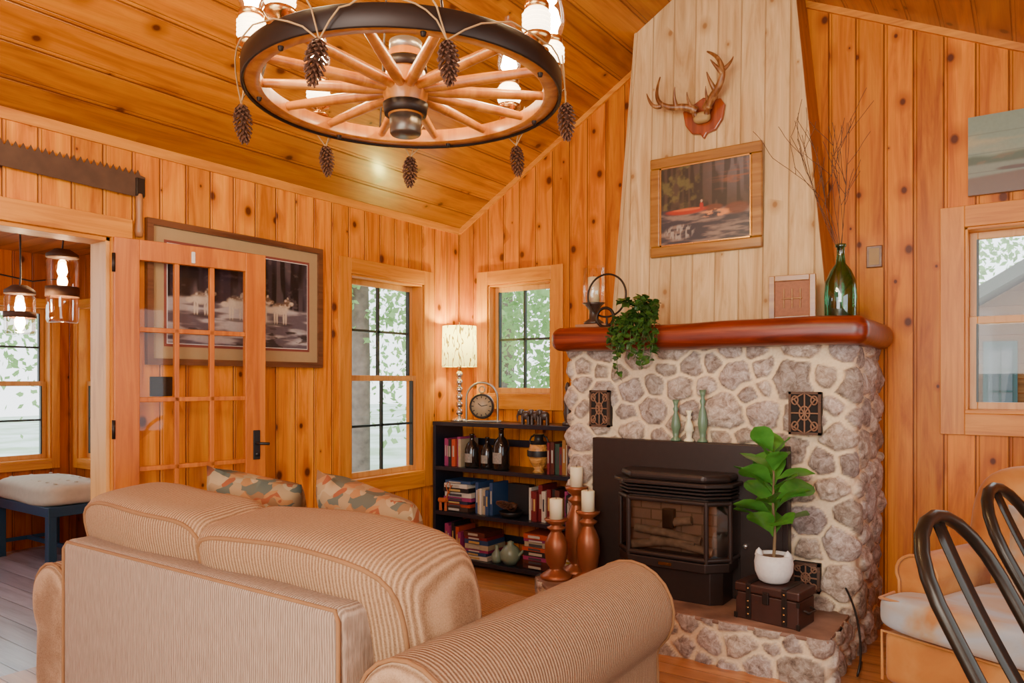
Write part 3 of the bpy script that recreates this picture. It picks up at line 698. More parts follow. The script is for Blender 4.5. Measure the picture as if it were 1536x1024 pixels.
# ------------------------------------------------------------------ art
def painting(name, g, nx, ny, P, fn):
    u = np.linspace(0, 1, nx); v = np.linspace(0, 1, ny); U, V = np.meshgrid(u, v, indexing='ij')
    C = np.clip(fn(U, V), 0, 1).reshape(-1, 3)
    vs = [P(a, b) for a in u for b in v]
    fs = [(i*ny+j, (i+1)*ny+j, (i+1)*ny+j+1, i*ny+j+1) for i in range(nx-1) for j in range(ny-1)]
    return mesh(name, vs, fs, M_paint, g, False, C)
def lc(c): return np.array(srgb(*c)[:3])
def mixc(a, b, t): return a*(1-t[..., None])+b*t[..., None]
def ell(U, V, cx, cy, rx, ry, soft=.25):
    return 1-sst(1-soft, 1+soft, np.sqrt(((U-cx)/rx)**2+((V-cy)/ry)**2))
def wolf(U, V):
    C = np.zeros(U.shape+(3,))+lc((48, 42, 56))
    trees = sst(.45, .6, vnoise(U*34, V*2.2))*sst(.4, .6, vnoise(U*11+7, V*1))
    C = mixc(C, lc((16, 14, 20)), sst(.35, .6, vnoise(U*40+9, V*1.5)))
    C = mixc(C, lc((92, 82, 90)), trees*.6)
    C = mixc(C, lc((110, 95, 98)), .4*sst(.6, .8, fbm(U*20, V*20)))
    gl_ = .44+.08*fbm(U*5, V*0+2)-.04*U
    sn = 1-sst(gl_-.02, gl_+.02, V)
    C = mixc(C, mixc(np.zeros_like(C)+lc((186, 178, 178)), lc((96, 86, 96)), sst(.42, .62, fbm(U*4, V*16))), sn)
    rk = sst(.54, .60, fbm(U*7+30, V*14+4))*(1-sst(.18, .26, V))
    C = mixc(C, lc((50, 42, 44)), rk*.9)
    for (x, y, s) in ((.45, .47, 1.35), (.62, .45, 1.35), (.78, .45, 1.3), (.21, .48, 1.25)):
        f = ell(U, V, x, y, .048*s, .05*s)
        f = np.maximum(f, ell(U, V, x+.042*s, y+.05*s, .022*s, .04*s)); f = np.maximum(f, ell(U, V, x+.066*s, y+.05*s, .016*s, .018*s)); f = np.maximum(f, ell(U, V, x+.045*s, y+.09*s, .006*s, .018*s)); f = np.maximum(f, ell(U, V, x-.058*s, y-.02*s, .022*s, .022*s))
        for k in (-.034, -.02, .020, .034): f = np.maximum(f, ell(U, V, x+k*s, y-.075*s, .007, .06*s))
        C = mixc(C, lc((60, 50, 52)), ell(U, V, x+.01, y-.14*s, .07*s, .02)*.7)
        C = mixc(C, mixc(np.zeros_like(C)+lc((210, 194, 174)), lc((112, 88, 72)), sst(.0, .05, V-y)*sst(.3, .6, fbm(U*50, V*40))), f)
    return C
g = empty('framed_wolf_print')
PY0, PY1, PZ0, PZ1 = -2.495, -1.374, 1.410, 2.146
M_frame = wood('print_frame', ((.08, .025, .01, 1), (.16, .06, .025, 1)), 1, .35)
M_mat = plain('mat_board', (.40, .26, .12, 1), .8, var=.05)
M_matr = plain('mat_board_red', (.22, .05, .035, 1), .8, var=.05)
box('backing', (.001, PY0+.01, PZ0+.01), (.012, PY1-.01, PZ1-.01), M_mat, g)
fw = .032
boxes('frame_bars', [((.0, PY0, PZ0), (.03, PY1, PZ0+fw)), ((.0, PY0, PZ1-fw), (.03, PY1, PZ1)), ((.0, PY0, PZ0+fw), (.03, PY0+fw, PZ1-fw)), ((.0, PY1-fw, PZ0+fw), (.03, PY1, PZ1-fw))], M_frame, g)
mt = .095
box('inner_mat', (.011, PY0+mt, PZ0+mt), (.0135, PY1-mt, PZ1-mt), M_matr, g)
box('inner_mat_line', (.012, PY0+mt+.014, PZ0+mt+.014), (.0142, PY1-mt-.014, PZ1-mt-.014), M_white_cer, g)
q = mt+.018
painting('print', g, 220, 140, lambda u, v: (.015, PY0+q+(PY1-PY0-2*q)*u, PZ0+q+(PZ1-PZ0-2*q)*v), wolf)
def canoe(U, V):
    C = mixc(np.zeros(U.shape+(3,))+lc((78, 60, 48)), lc((112, 102, 104)), sst(.3, 1, U)*sst(.4, .9, V))
    C = mixc(C, lc((40, 33, 24)), sst(.4, .6, vnoise(U*30, V*3))*(1-sst(.5, .95, U*.7))*.7)
    C = mixc(C, lc((110, 100, 56)), sst(.45, .7, fbm(U*16, V*14))*(1-sst(.3, .55, U))*.8)
    C = mixc(C, lc((150, 90, 58)), sst(.5, .8, fbm(U*6, V*30))*sst(.5, .8, V)*sst(.45, .8, U)*.7)
    wat = 1-sst(.44, .47, V+.05*U)
    W_ = mixc(np.zeros_like(C)+lc((60, 54, 62)), lc((140, 116, 104)), sst(.42, .72, fbm(U*5, V*30)))
    C = mixc(C, W_, wat)
    rocks = ell(U, V, .85, .38, .13, .07)+ell(U, V, .6, .42, .1, .04); C = mixc(C, lc((110, 60, 40)), np.clip(rocks, 0, 1)*.9)
    C = mixc(C, lc((225, 140, 80)), ell(U, V, .62, .35, .16, .05)*sst(.45, .6, fbm(U*18, V*40)))
    C = mixc(C, lc((175, 50, 22)), ell(U, V, .3, .42, .22, .045)*(1-sst(.43, .45, V)))
    C = mixc(C, lc((215, 95, 40)), ell(U, V, .32, .435, .17, .015))
    C = mixc(C, lc((170, 40, 24)), ell(U, V, .47, .46, .02, .045)); C = mixc(C, lc((200, 160, 130)), ell(U, V, .47, .52, .012, .018))
    C = mixc(C, lc((170, 158, 145)), ell(U, V, .22, .16, .16, .09)*sst(.5, .6, vnoise(U*60, V*20))*.8)
    return C
g = empty('framed_canoe_painting')
a0, a1, b0, b1 = 1.769, 2.433, 2.062, 2.650
M_oak = wood('oak_frame', ((.20, .07, .006, 1), (.32, .13, .015, 1), (.42, .19, .035, 1)), 0, .35, coat=.3)
yc = fy((b0+b1)/2)-.024
fw = .062
for nm, lo, hi in (('b', (a0, yc-.014, b0), (a1, yc+.01, b0+fw)), ('t', (a0, yc-.014, b1-fw), (a1, yc+.01, b1)), ('l', (a0, yc-.014, b0+fw), (a0+fw, yc+.01, b1-fw)), ('r', (a1-fw, yc-.014, b0+fw), (a1, yc+.01, b1-fw))):
    box('frame_'+nm, lo, hi, M_oak, g, .008)
painting('canvas', g, 130, 110, lambda u, v: (a0+fw+(a1-a0-2*fw)*u, yc-.002, b0+fw+(b1-b0-2*fw)*v), canoe)
boxes('slip', [((a0+fw, yc-.008, b0+fw), (a1-fw, yc+.0, b0+fw+.008)), ((a0+fw, yc-.008, b1-fw-.008), (a1-fw, yc, b1-fw)), ((a0+fw, yc-.008, b0+fw), (a0+fw+.008, yc, b1-fw)), ((a1-fw-.008, yc-.008, b0+fw), (a1-fw, yc, b1-fw))], M_brass, g)
def lake(U, V):
    C = mixc(np.zeros(U.shape+(3,))+lc((196, 168, 112)), lc((124, 140, 120)), sst(.3, .8, V+.7*(fbm(U*3, V*9)-.4)))
    hill = 1-sst(.46, .52, V+.16*(fbm(U*3+2, V*0)-.5)-.10*U)
    C = mixc(C, lc((66, 78, 46)), hill); C = mixc(C, lc((110, 88, 50)), hill*sst(.5, .7, fbm(U*12, V*18))*.7)
    C = mixc(C, lc((120, 126, 106)), (1-sst(.36, .4, V)))
    C = mixc(C, lc((100, 62, 30)), (1-sst(.20, .24, V-.1*U))*.9)
    C = mixc(C, lc((80, 50, 30)), ell(U, V, .30, .30, .12, .025))
    for k in (.28, .52, .76): C = mixc(C, lc((70, 66, 50)), (1-sst(.002, .008, np.abs(V-k)))*.5)
    return C
g = empty('canvas_landscape_painting')
box('stretcher', (3.376, -.03, 2.275), (4.05, -.002, 2.675), M_mat, g)
painting('canvas', g, 110, 90, lambda u, v: (3.376+.674*u, -.031, 2.275+.4*v), lake)

# crosscut saw ----------------------------------------------------------
g = empty('crosscut_saw', (.025, 0, 0))
pts = [(-3.9, 2.27), (-2.51, 2.235), (-2.505, 2.34)]
y = -2.53
while y > -3.9:
    pts.append((y, 2.345)); pts.append((y-.012, 2.37)); pts.append((y-.024, 2.345)); y -= .03
pts.append((-3.9, 2.345))
prism('blade', pts, 'x', -.002, .002, M_rust, g)
lathe('handle', [(0, 0), (.016, 0), (.02, .03), (.015, .1), (.018, .17), (.016, .21), (0, .22)], wood('saw_handle', ((.2, .07, .02, 1), (.36, .15, .05, 1)), 2), g, (0, -2.535, 2.04), 14)
box('ferrule', (-.012, -2.555, 2.24), (.012, -2.51, 2.33), M_iron, g, .004)
box('outlet_plate', (.0, -2.47, 1.25), (.008, -2.35, 1.35), M_iron, None, .003)
g = empty('small_wall_plaque', (2.935, 0, 2.01)); box('frame', (-.04, -.015, -.06), (.04, 0, .06), M_frame, g, .004); box('inset', (-.025, -.017, -.045), (.025, -.012, .045), M_mat, g)

# antlers ----------------------------------------------------------
g = empty('deer_antler_mount', (2.09, fy(2.85)-.002, 2.85))
M_plq = wood('plaque_wood', ((.14, .018, .002, 1), (.26, .042, .004, 1), (.36, .075, .009, 1)), 2, .3, coat=.3)
sh = [(-.10, .09), (-.06, .085), (0, .115), (.06, .085), (.10, .09), (.125, .05), (.11, -.03), (.07, -.085), (.02, -.095), (0, -.125), (-.02, -.095), (-.07, -.085), (-.11, -.03), (-.125, .05)]
prism('plaque', sh, 'y', -.028, 0, M_plq, g, bev=.006)
M_ant = wood('antler_bone', ((.08, .022, .005, 1), (.22, .08, .02, 1), (.42, .24, .09, 1)), 2, .4, sc=1.2)
M_bone = plain('skull_cap', (.42, .26, .09, 1), .6)
sbox('skull_cap', (.05, .028, .032), 2.6, M_bone, g, (0, -.05, -.01), n=6)
for sg in (-1, 1): lathe('pedicle', [(.018, 0), (.016, .03), (.024, .035), (.022, .045)], M_ant, g, (sg*.03, -.06, .0), 12, rot=(.3, sg*.4, 0))
def antler(pts, r0, nm='antler'):
    k = .92
    pts = [(x*k, y*k, .03+(z-.03)*k) for x, y, z in pts]
    n = len(pts); tube(nm, pts, r0, M_ant, g, radii=[1.15-.95*(i/(n-1))**1.2 for i in range(n)], kind='NURBS')
antler([(-.03, -.07, .03), (-.08, -.10, .06), (-.18, -.13, .06), (-.25, -.15, .10), (-.27, -.14, .19), (-.255, -.11, .28)], .021)
antler([(-.14, -.12, .06), (-.15, -.15, .11), (-.13, -.17, .17)], .013); antler([(-.235, -.145, .08), (-.27, -.16, .07), (-.31, -.17, .13), (-.32, -.17, .17)], .013); antler([(-.055, -.09, .05), (-.07, -.13, .10), (-.06, -.15, .13)], .010)
antler([(.03, -.07, .03), (.08, -.10, .08), (.14, -.13, .13), (.17, -.15, .20), (.14, -.14, .29), (.08, -.11, .35), (.05, -.10, .37)], .022)
antler([(.11, -.12, .11), (.08, -.15, .17), (.07, -.16, .22)], .014); antler([(.165, -.15, .19), (.12, -.17, .25), (.10, -.18, .28)], .013); antler([(.17, -.14, .22), (.21, -.13, .25), (.22, -.12, .29)], .011); antler([(.055, -.09, .05), (.05, -.13, .10), (.06, -.15, .14)], .010)

# ------------------------------------------------------------------ mantel objects
MZ = 1.634
def leafmesh(L, Wd, M, vs, fs, bend=.25, cup=.25, nu=7, nv=5, pw=1.25, wob=0):
    n = len(vs)
    for i in range(nu):
        u = i/(nu-1); w = Wd*max(.02, math.sin(pi*min(.995, u**pw+.004)))**.65
        for j in range(nv):
            v = (j/(nv-1)-.5)*2
            p = Vector((v*w*.5, u*L, -bend*L*u*u+cup*abs(v)**1.5*w*.5+wob*math.sin(u*12+v*3)))
            vs.append(M @ p)
    for i in range(nu-1):
        for j in range(nv-1): a = n+i*nv+j; fs.append((a, a+1, a+nv+1, a+nv))
def leafmat(name, c1, c2):
    t = NT(name); n = t.noise(t.obj(), 18, 3)
    return t.fin(t.mix(n, c1, c2), .35, 0, t.bump(n, .3, .004))
M_ivy = leafmat('ivy_green', (.015, .045, .006, 1), (.07, .16, .025, 1))
M_fig2 = leafmat('fiddle_leaf_green', (.02, .12, .012, 1), (.12, .36, .045, 1))
g = empty('trailing_ivy_plant', (1.88, -.72, MZ))
vs, fs = [], []; vines = []
rnd = random.Random(5)
for k in range(21):
    a = rnd.uniform(-.3, pi+.3)+pi; L = rnd.uniform(.10, .34) if k < 12 else rnd.uniform(.08, .15)
    p = Vector((rnd.uniform(-.06, .06), rnd.uniform(-.02, .05), .04)); path = [p.copy()]
    d = Vector((math.cos(a)*.8, -.7, .9 if k < 12 else 2.6)); st = .022; tot = 0
    gr = -.42 if k < 12 else -.2
    while tot < L+.10:
        d = (d+Vector((rnd.uniform(-.3, .3), rnd.uniform(-.14, .04), gr))).normalized(); q = p+d*st
        if q.y > -.10 and q.z < .035: q.z = .035; q.y -= .012
        if q.z < .03: q.y = min(q.y, -.11)
        q.x = max(-.13, min(.13, q.x)); q.y = max(q.y, -.17)
        p = q; path.append(p.copy()); tot += st
        for s_ in range(2):
            R_ = Euler((rnd.uniform(-1.0, .9), rnd.uniform(-.8, .8), rnd.uniform(0, 6.28))).to_matrix().to_4x4()
            leafmesh(rnd.uniform(.03, .048), rnd.uniform(.026, .04), Matrix.Translation(p) @ R_, vs, fs, .2, .2, 5, 3, .7)
    vines.append(path)
mesh('leaves', vs, fs, M_ivy, g, False); tubes('vines', vines, .002, M_ivy, g)
lathe('pot', [(0, .003), (.04, .003), (.05, .05), (.045, .05), (.04, .01)], M_iron, g, (0, 0, 0))
g = empty('hurricane_candle_holder', (1.47, -.52, MZ))
box('book_stack', (-.09, -.07, 0), (.13, .09, .035), plain('old_book', (.40, .2, .10, 1), .7), g, .003)
lathe('base', [(0, .036), (.06, .036), (.06, .05), (.03, .07), (.028, .12), (.05, .15), (.07, .165), (0, .165)], M_fig, g)
lathe('glass', [(.062, .165), (.066, .17), (.066, .385), (.064, .385)], M_clear, g)
lathe('candle', [(0, .166), (.036, .166), (.036, .32), (.03, .322), (0, .318)], M_wax, g)
lathe('wick', [(.002, .318), (.002, .335)], M_black, g, seg=6)
g = empty('iron_ring_ornament', (1.60, -.60, MZ))
tube('large_ring', ringpts(.125, .195), .006, M_iron, g, closed=True); tube('small_ring', ringpts(.055, .066, y=-.02), .009, M_iron, g, closed=True)
box('foot', (-.06, -.03, 0), (.06, .02, .012), M_iron, g, .003); tube('post', [(0, 0, .01), (0, 0, .075)], .006, M_iron, g)
g = empty('small_picture_frame', (2.63, -.52, MZ), math.radians(6))
box('panel', (-.10, .0, .0), (.10, .012, .235), plain('carved_panel', (.36, .11, .03, 1), .6, var=.3, sc=60), g)
for nm, lo, hi in (('l', (-.115, -.012, 0), (-.085, .016, .24)), ('r', (.085, -.012, 0), (.115, .016, .24)), ('b', (-.085, -.012, 0), (.085, .016, .03)), ('t', (-.085, -.012, .21), (.085, .016, .24))): box('bar_'+nm, lo, hi, M_oak, g, .003)
tubes('motif', [[(x, -.002, .07), (x, -.002, .17)] for x in (-.04, 0, .04)]+[[(-.05, -.002, .12), (.05, -.002, .12)]], .004, M_oak, g)
g = empty('green_glass_bottle', (2.86, -.50, MZ))
M_gg = clearglass('green_glass', (.16, .54, .38, 1), .10, .03, .7)
lathe('body', [(0, 0), (.068, 0), (.075, .012), (.077, .12), (.072, .19), (.05, .245), (.024, .28), (.019, .32), (.019, .36), (.026, .365), (.026, .378), (.016, .378)], M_gg, g, seg=32)
rnd = random.Random(12); tw = []
for k in range(10):
    a = rnd.uniform(0, 6.28); p = Vector((0, 0, .02)); path = [p.copy(), Vector((0, 0, .32))]; p = path[-1].copy()
    d = Vector((math.cos(a)*.25-.1, math.sin(a)*.1-.04, 1)).normalized()
    drift = Vector((rnd.uniform(-.06, .035), rnd.uniform(-.02, .01), 0))
    for i in range(13):
        d = (d+drift+Vector((rnd.uniform(-.1, .1), rnd.uniform(-.05, .05), 0))).normalized(); p = p+d*.05; path.append(p.copy())
        if i > 3 and rnd.random() < .4:
            dd = (d+Vector((rnd.uniform(-.9, .9), rnd.uniform(-.3, .1), 0))).normalized(); q = p.copy(); br_ = [q.copy()]
            for j in range(6): dd = (dd+Vector((rnd.uniform(-.15, .15), 0, .05))).normalized(); q = q+dd*.03; br_.append(q.copy())
            tw.append(br_)
    tw.append(path)
tubes('twigs', tw, .0014, M_rust, g)

M_sage = plain('sage_glaze', (.13, .22, .13, 1), .3); PZ = 1.006
for x, h, m_ in ((2.07, .22, M_sage), (2.22, .275, M_sage), (2.145, .165, M_wax)):
    g = empty('candlestick_vase', (x, -.70, PZ))
    lathe('body', [(0, 0), (.027, 0), (.027, .008), (.014, .02), (.018, .05), (.027, h*.35), (.02, h*.55), (.009, h*.7), (.016, h*.78), (.009, h*.84), (.012, h*.9), (.019, h), (0, h-.01)], m_, g)

def cstick(x, y, h, hc):
    g = empty('turned_pillar_candlestick', (x, y, HZ)); k = h
    lathe('stick', [(0, 0), (.088, 0), (.09, .015), (.07, .03), (.04, .05), (.036, .06), (.055, .085), (.066, k*.42), (.064, k*.6), (.045, k*.72), (.032, k*.78), (.03, k*.80), (.05, k*.84), (.052, k*.86), (.03, k*.89), (.032, k*.91), (.065, k*.97), (.068, k), (0, k)], M_copper, g, seg=32)
    lathe('candle', [(0, 0), (.037, 0), (.037, hc-.004), (.03, hc), (.0, hc-.006)], M_wax, g, (0, 0, k))
    lathe('wick', [(.002, hc-.006), (.002, hc+.012)], M_black, g, (0, 0, k), 6)
cstick(1.44, -.905, .335, .115)
cstick(1.475, -.735, .50, .115)
cstick(1.62, -.86, .39, .115)

# trunk + plant ----------------------------------------------------------
g = empty('leather_storage_chest', (2.66, -.945, HZ), math.radians(-8))
M_leather = plain('dark_leather', (.06, .018, .010, 1), .45, var=.3, sc=12)
box('body', (-.15, -.09, 0), (.15, .09, .125), M_leather, g, .006)
box('lid', (-.154, -.094, .128), (.154, .094, .17), M_leather, g, .008)
for x in (-.085, .085):
    box('strap', (x-.012, -.098, .01), (x+.012, -.09, .165), M_iron, g, .002); box('strap_top', (x-.012, -.098, .168), (x+.012, .096, .174), M_iron, g, .002)
    for z in (.03, .06, .09, .15): lathe('stud', [(0, .004), (.004, .002), (.005, 0)], M_brass, g, (x, -.099, z), 8, rot=(pi/2, 0, 0))
for x in (-.148, .148):
    for z in (0, .1): box('corner', (x-.008, -.096, z+.002), (x+.008, -.088, z+.027), M_iron, g, .001)
box('latch', (-.015, -.104, .09), (.015, -.092, .145), M_iron, g, .003)
tube('side_handle', [(.152, -.04, .08), (.175, -.035, .07), (.175, .035, .07), (.152, .04, .08)], .006, M_iron, g)
g = empty('fiddle_leaf_fig_plant', (2.655, -.94, HZ+.174))
lathe('pot', [(0, 0), (.05, 0), (.068, .01), (.085, .05), (.088, .09), (.08, .13), (.072, .13), (.075, .11), (0, .11)], M_white_cer, g, seg=28)
for sg in (-1, 1): lathe('pot_ear', [(.02, 0), (.014, .02), (0, .035)], M_white_cer, g, (sg*.066, -.01, .12), 10)
lathe('soil', [(.075, .113), (0, .118)], plain('soil', (.2, .12, .07, 1), .9), g)
stem = [Vector((0, 0, .11)), Vector((.005, 0, .22)), Vector((-.005, .005, .35)), Vector((0, 0, .5)), Vector((-.01, 0, .60))]
tube('stem', stem, .006, plain('stem_bark', (.2, .13, .06, 1), .8), g, radii=[1.3, 1.1, 1, .8, .5])
vs, fs = [], []
rnd = random.Random(21)
for i in range(23):
    z = .20+.40*i/22; a = i*2.4+.6; L = rnd.uniform(.165, .215)*(1.0 if i < 17 else .8); tilt = rnd.uniform(.45, 1.05)+(.2 if i > 16 else 0)
    M_ = Matrix.Translation((0, 0, z)) @ Euler((0, 0, a)).to_matrix().to_4x4() @ Euler((tilt, rnd.uniform(-.5, .5), 0)).to_matrix().to_4x4() @ Matrix.Translation((0, .012, 0))
    leafmesh(L, L*.72, M_, vs, fs, rnd.uniform(.15, .35), .2, 9, 7, 1.6, .003)
mesh('leaves', vs, fs, M_fig2, g, True)
tube('power_cord', [(2.90, -.66, .36), (2.97, -.75, .30), (3.03, -.9, .12), (3.02, -1.02, .012), (2.99, -.7, .01)], .005, M_black, None, kind='NURBS')

# ------------------------------------------------------------------ sofa
g = empty('sofa', (1.47, -2.55, 0))
def arm(sgn, cx=.945):
    prof = []
    cz, r = .485, .178 if sgn > 0 else .155
    prof.append((cx-.145, .08)); prof.append((cx-.15, .3)); prof.append((cx-.16, .40))
    for k in range(15):
        a = math.radians(190-k*17); prof.append((cx+r*math.cos(a), cz+r*.985*math.sin(a)))
    prof += [(cx+.11, .33), (cx+.115, .22), (cx+.12, .08)]
    ys = [(-.65, .84), (-.64, .93), (-.62, .985), (-.59, 1.0), (-.3, 1.0), (0, 1.0), (.3, 1.0), (.53, 1.0), (.575, .985), (.60, .93), (.61, .84)]
    c = Vector((cx, .42)); vs = []; n = len(prof)
    for y, s in ys:
        for (a, b) in prof:
            aa = c.x+(a-c.x)*s; bb = c.y+(b-c.y)*(s if b > .3 else 1)
            vs.append((sgn*aa, y, bb))
    fs = [(j*n+i, j*n+(i+1) % n, (j+1)*n+(i+1) % n, (j+1)*n+i) for j in range(len(ys)-1) for i in range(n)]
    fs += [tuple(range(n)), tuple((len(ys)-1)*n+i for i in range(n))[::-1]]
    o = mesh('arm', vs, fs, M_sofaY, g, True)
    bm = bmesh.new(); bm.from_mesh(o.data); bmesh.ops.recalc_face_normals(bm, faces=bm.faces); bm.to_mesh(o.data); bm.free()
    md = o.modifiers.new('sub', 'SUBSURF'); md.levels = 1; md.render_levels = 2
    for y, s in ((-.63, .965), (.585, .965)):
        tube('arm_piping', [(sgn*(c.x+(a-c.x)*s*1.01), y, c.y+(b-c.y)*(s*1.01 if b > .3 else 1)) for a, b in prof], .006, M_pipe, g)
arm(1); arm(-1, .875)
box('back_frame', (-.755, -.65, .08), (.735, -.50, .745), M_sofaXg, g, .03, 4)
box('back_core', (-.74, -.51, .08), (.78, -.30, .60), M_sofaX, g, .03, 3)
tube('back_piping', [(-.75, -.647, .10), (-.747, -.647, .71), (-.73, -.641, .735), (.71, -.641, .735), (.728, -.647, .71), (.73, -.647, .10)], .006, M_pipe, g)
box('base', (-.82, -.45, .08), (.86, .50, .30), M_sofaX, g, .02, 3)
for sx in (-1, 1): sbox('seat_cushion', (.39, .47, .09), 6, M_sofaX, g, (sx*.39, .10, .385), pipe=None)
sbox('back_cushion', (.42, .165, .265), 5.5, M_sofaX, g, (-.40, -.395, .655), (math.radians(10), 0, 0), n=20, pipe=M_pipe, pipey=.84, wob=.007, seed=1)
sbox('back_cushion_r', (.455, .175, .262), 6, M_sofaX, g, (.41, -.375, .64), (math.radians(12), math.radians(1.5), math.radians(2)), n=20, pipe=M_pipe, pipey=.86, wob=.009, seed=4)
for x in (-.85, .9):
    for y in (-.5, .5): lathe('foot', [(.03, 0), (.035, .08)], M_fig, g, (x, y, 0), 12)
for i, (x, y, z, rz, rx, hw) in enumerate(((.99, -2.54, .73, .25, .5, .24), (1.60, -2.48, .725, -.15, .5, .30))):
    g = empty('throw_pillow', (x, y, z), rz)
    sbox('pillow', (hw, .10, .23), 4, M_pillow, g, (0, 0, 0), (rx-.15, .12, 0), n=14, pinch=True)

# ------------------------------------------------------------------ armchair
g = empty('velvet_armchair', (3.67, -.92, 0), math.radians(-23.6))
box('base', (-.41, -.38, .09), (.41, .38, .30), M_velvet, g, .03, 4)
sbox('seat_cushion', (.425, .11, .075), 5, M_velvetS, g, (0, -.32, .385), n=12)
sbox('seat_cushion_rear', (.29, .32, .08), 5, M_velvetS, g, (0, -.02, .385), n=12)
for s_ in (-1, 1):
    prof = [(s_*.36+.07, .26)]+[(s_*.36+.088*math.cos(math.radians(a)), .52+.078*math.sin(math.radians(a))) for a in range(-30, 211, 20)]+[(s_*.36-.07, .26)]
    prism('arm', prof, 'y', -.22, .36, M_velvet, g, bev=.012, smooth=True)
    tube('arm_piping', [(a, -.225, b) for a, b in prof], .006, M_velvet, g)
sbox('back', (.42, .10, .36), 4, M_velvet, g, (0, .34, .60), (math.radians(-12), 0, 0), n=12)
sbox('lumbar_pillow', (.24, .08, .19), 4, M_velvetS, g, (.05, .14, .62), (math.radians(-18), 0, .1), n=10, pinch=True)
tube('front_piping', [(-.41, -.385, .10), (-.412, -.385, .30), (.412, -.385, .30), (.41, -.385, .10)], .006, M_velvet, g)
tube('cushion_piping', [(-.41, -.30, .445), (-.405, -.41, .44), (.405, -.41, .44), (.41, -.30, .445)], .006, M_velvet, g)
for x in (-.35, .35):
    for y in (-.32, .32): lathe('foot', [(.022, 0), (.03, .1)], M_fig, g, (x, y, 0), 12)

# ------------------------------------------------------------------ cafe chairs
def cafe(x, y, rz):
    g = empty('metal_dining_chair', (x, y, 0), rz)
    def X(z): return .01+.29*((1.0-z)/.54)**1.05
    n = 26; pts = []
    for i in range(n+1):
        t_ = i/n
        if t_ < .3: z = .45+(.83-.45)*t_/.3; yy = -.185
        elif t_ > .7: z = .45+(.83-.45)*(1-t_)/.3; yy = .185
        else:
            a = pi-(t_-.3)/.4*pi; yy = .185*math.cos(a); z = .83+.17*math.sin(a)
        pts.append((X(min(z, .999)), yy, z))
    tube('back_hoop', pts, .0165, M_bronze, g, res=5)
    vsp = []
    for i in range(12):
        z = .455+.53*i/11; w = .06; x_ = X(min(z, .999))+.004-.012*math.sin(pi*i/11)
        vsp += [(x_, -w/2, z), (x_, w/2, z)]
    o = mesh('centre_splat', vsp, [(2*i, 2*i+1, 2*i+3, 2*i+2) for i in range(11)], M_bronze, g, True)
    o.modifiers.new('thick', 'SOLIDIFY').thickness = .004
    box('seat', (.28, -.2, .44), (.68, .2, .462), M_bronze, g, .01)
    for (sx, ex) in ((.30, .22), (.66, .72)):
        for s_ in (-1, 1): tube('leg', [(sx, s_*.18, .445), (ex, s_*.22, .0)], .014, M_bronze, g, radii=[1.1, .8])
    tubes('stretchers', [[(.26, -.2, .22), (.69, .2, .22)], [(.26, .2, .22), (.69, -.2, .22)]], .006, M_bronze, g)
cafe(3.445, -2.44, math.radians(-16)); cafe(3.54, -1.78, math.radians(-14))
t = NT('dark_rug'); nr_ = t.noise(t.obj(), 200, 2)
box('area_rug', (2.62, -2.9, 0), (3.4, -1.60, .008), t.fin(t.mix(nr_, (.03, .03, .035, 1), (.08, .08, .085, 1)), .95, 0, t.bump(nr_, .6, .003)), None, .003)

# ------------------------------------------------------------------ chandelier
CX, CY, CZ = 2.125, -2.87, 2.16
g = empty('wagon_wheel_chandelier', (CX, CY, CZ))
th = math.radians(34.97); Fv = Vector((-math.sin(th), math.cos(th), 0)); Rv = Vector((math.cos(th), math.sin(th), 0))
def pol(deg, r, z=0): a = math.radians(deg); v = Fv*math.cos(a)*r+Rv*math.sin(a)*r; return Vector((v.x, v.y, z))
RO = .462
def ring(name, ri, ro, z0, z1, mat, seg=96, bev=.004):
    lathe(name, [(ri, z0+bev), (ri+bev, z0), (ro-bev, z0), (ro, z0+bev), (ro, z1-bev), (ro-bev, z1), (ri+bev, z1), (ri, z1-bev), (ri, z0+bev)], mat, g, seg=seg)
ring('felloe_rim', RO-.052, RO-.008, .004, .050, M_spoke)
ring('iron_tyre', RO-.009, RO, -.002, .056, M_iron, bev=.002)
for k in range(14):
    a = 360/14*k+6
    d = pol(a, 1); tube('spoke', [d*.05+Vector((0, 0, .028)), d*.12+Vector((0, 0, .029)), d*.25+Vector((0, 0, .03)), d*.425+Vector((0, 0, .03))], .0165, M_spoke, g, radii=[.8, 1.05, .95, .75], res=4)
for k in range(7):
    d = pol(360/7*k+12, RO-.03); lathe('rim_bolt', [(0, -.008), (.006, -.006), (.008, .004)], M_iron, g, (d.x, d.y, 0), 8)
lathe('hub_wood', [(0, -.05), (.05, -.05), (.06, -.01), (.066, .01), (.066, .05), (.056, .09), (.05, .14), (0, .14)], M_spoke, g, seg=36)
lathe('hub_cap', [(0, -.105), (.042, -.105), (.046, -.10), (.048, -.045), (.04, -.045)], plain('dull_steel', (.16, .13, .10, 1), .35, .8), g, seg=36)
lathe('hub_band_low', [(.052, -.046), (.062, -.046), (.067, -.015), (.055, -.015)], M_iron, g, seg=36)
lathe('hub_band_top', [(.05, .085), (.064, .085), (.06, .115), (.05, .115)], M_iron, g, seg=36)
lathe('hub_steel_top', [(.04, .14), (.048, .14), (.048, .17), (.04, .17), (0, .165)], M_steel, g, seg=30)
for a in (-90, -20, 90, 160):
    d = pol(a, RO-.03); tube('hanging_chain', [d+Vector((0, 0, .05)), Vector((0, 0, RZ-CZ-.15))+d*.05], .0035, M_iron, g)
tube('centre_rod', [(0, 0, RZ-CZ-.3), (0, 0, RZ-CZ-.01)], .01, M_iron, g)
lathe('canopy', [(.06, RZ-CZ-.03), (.05, RZ-CZ-.05), (.0, RZ-CZ-.06)], M_iron, g)
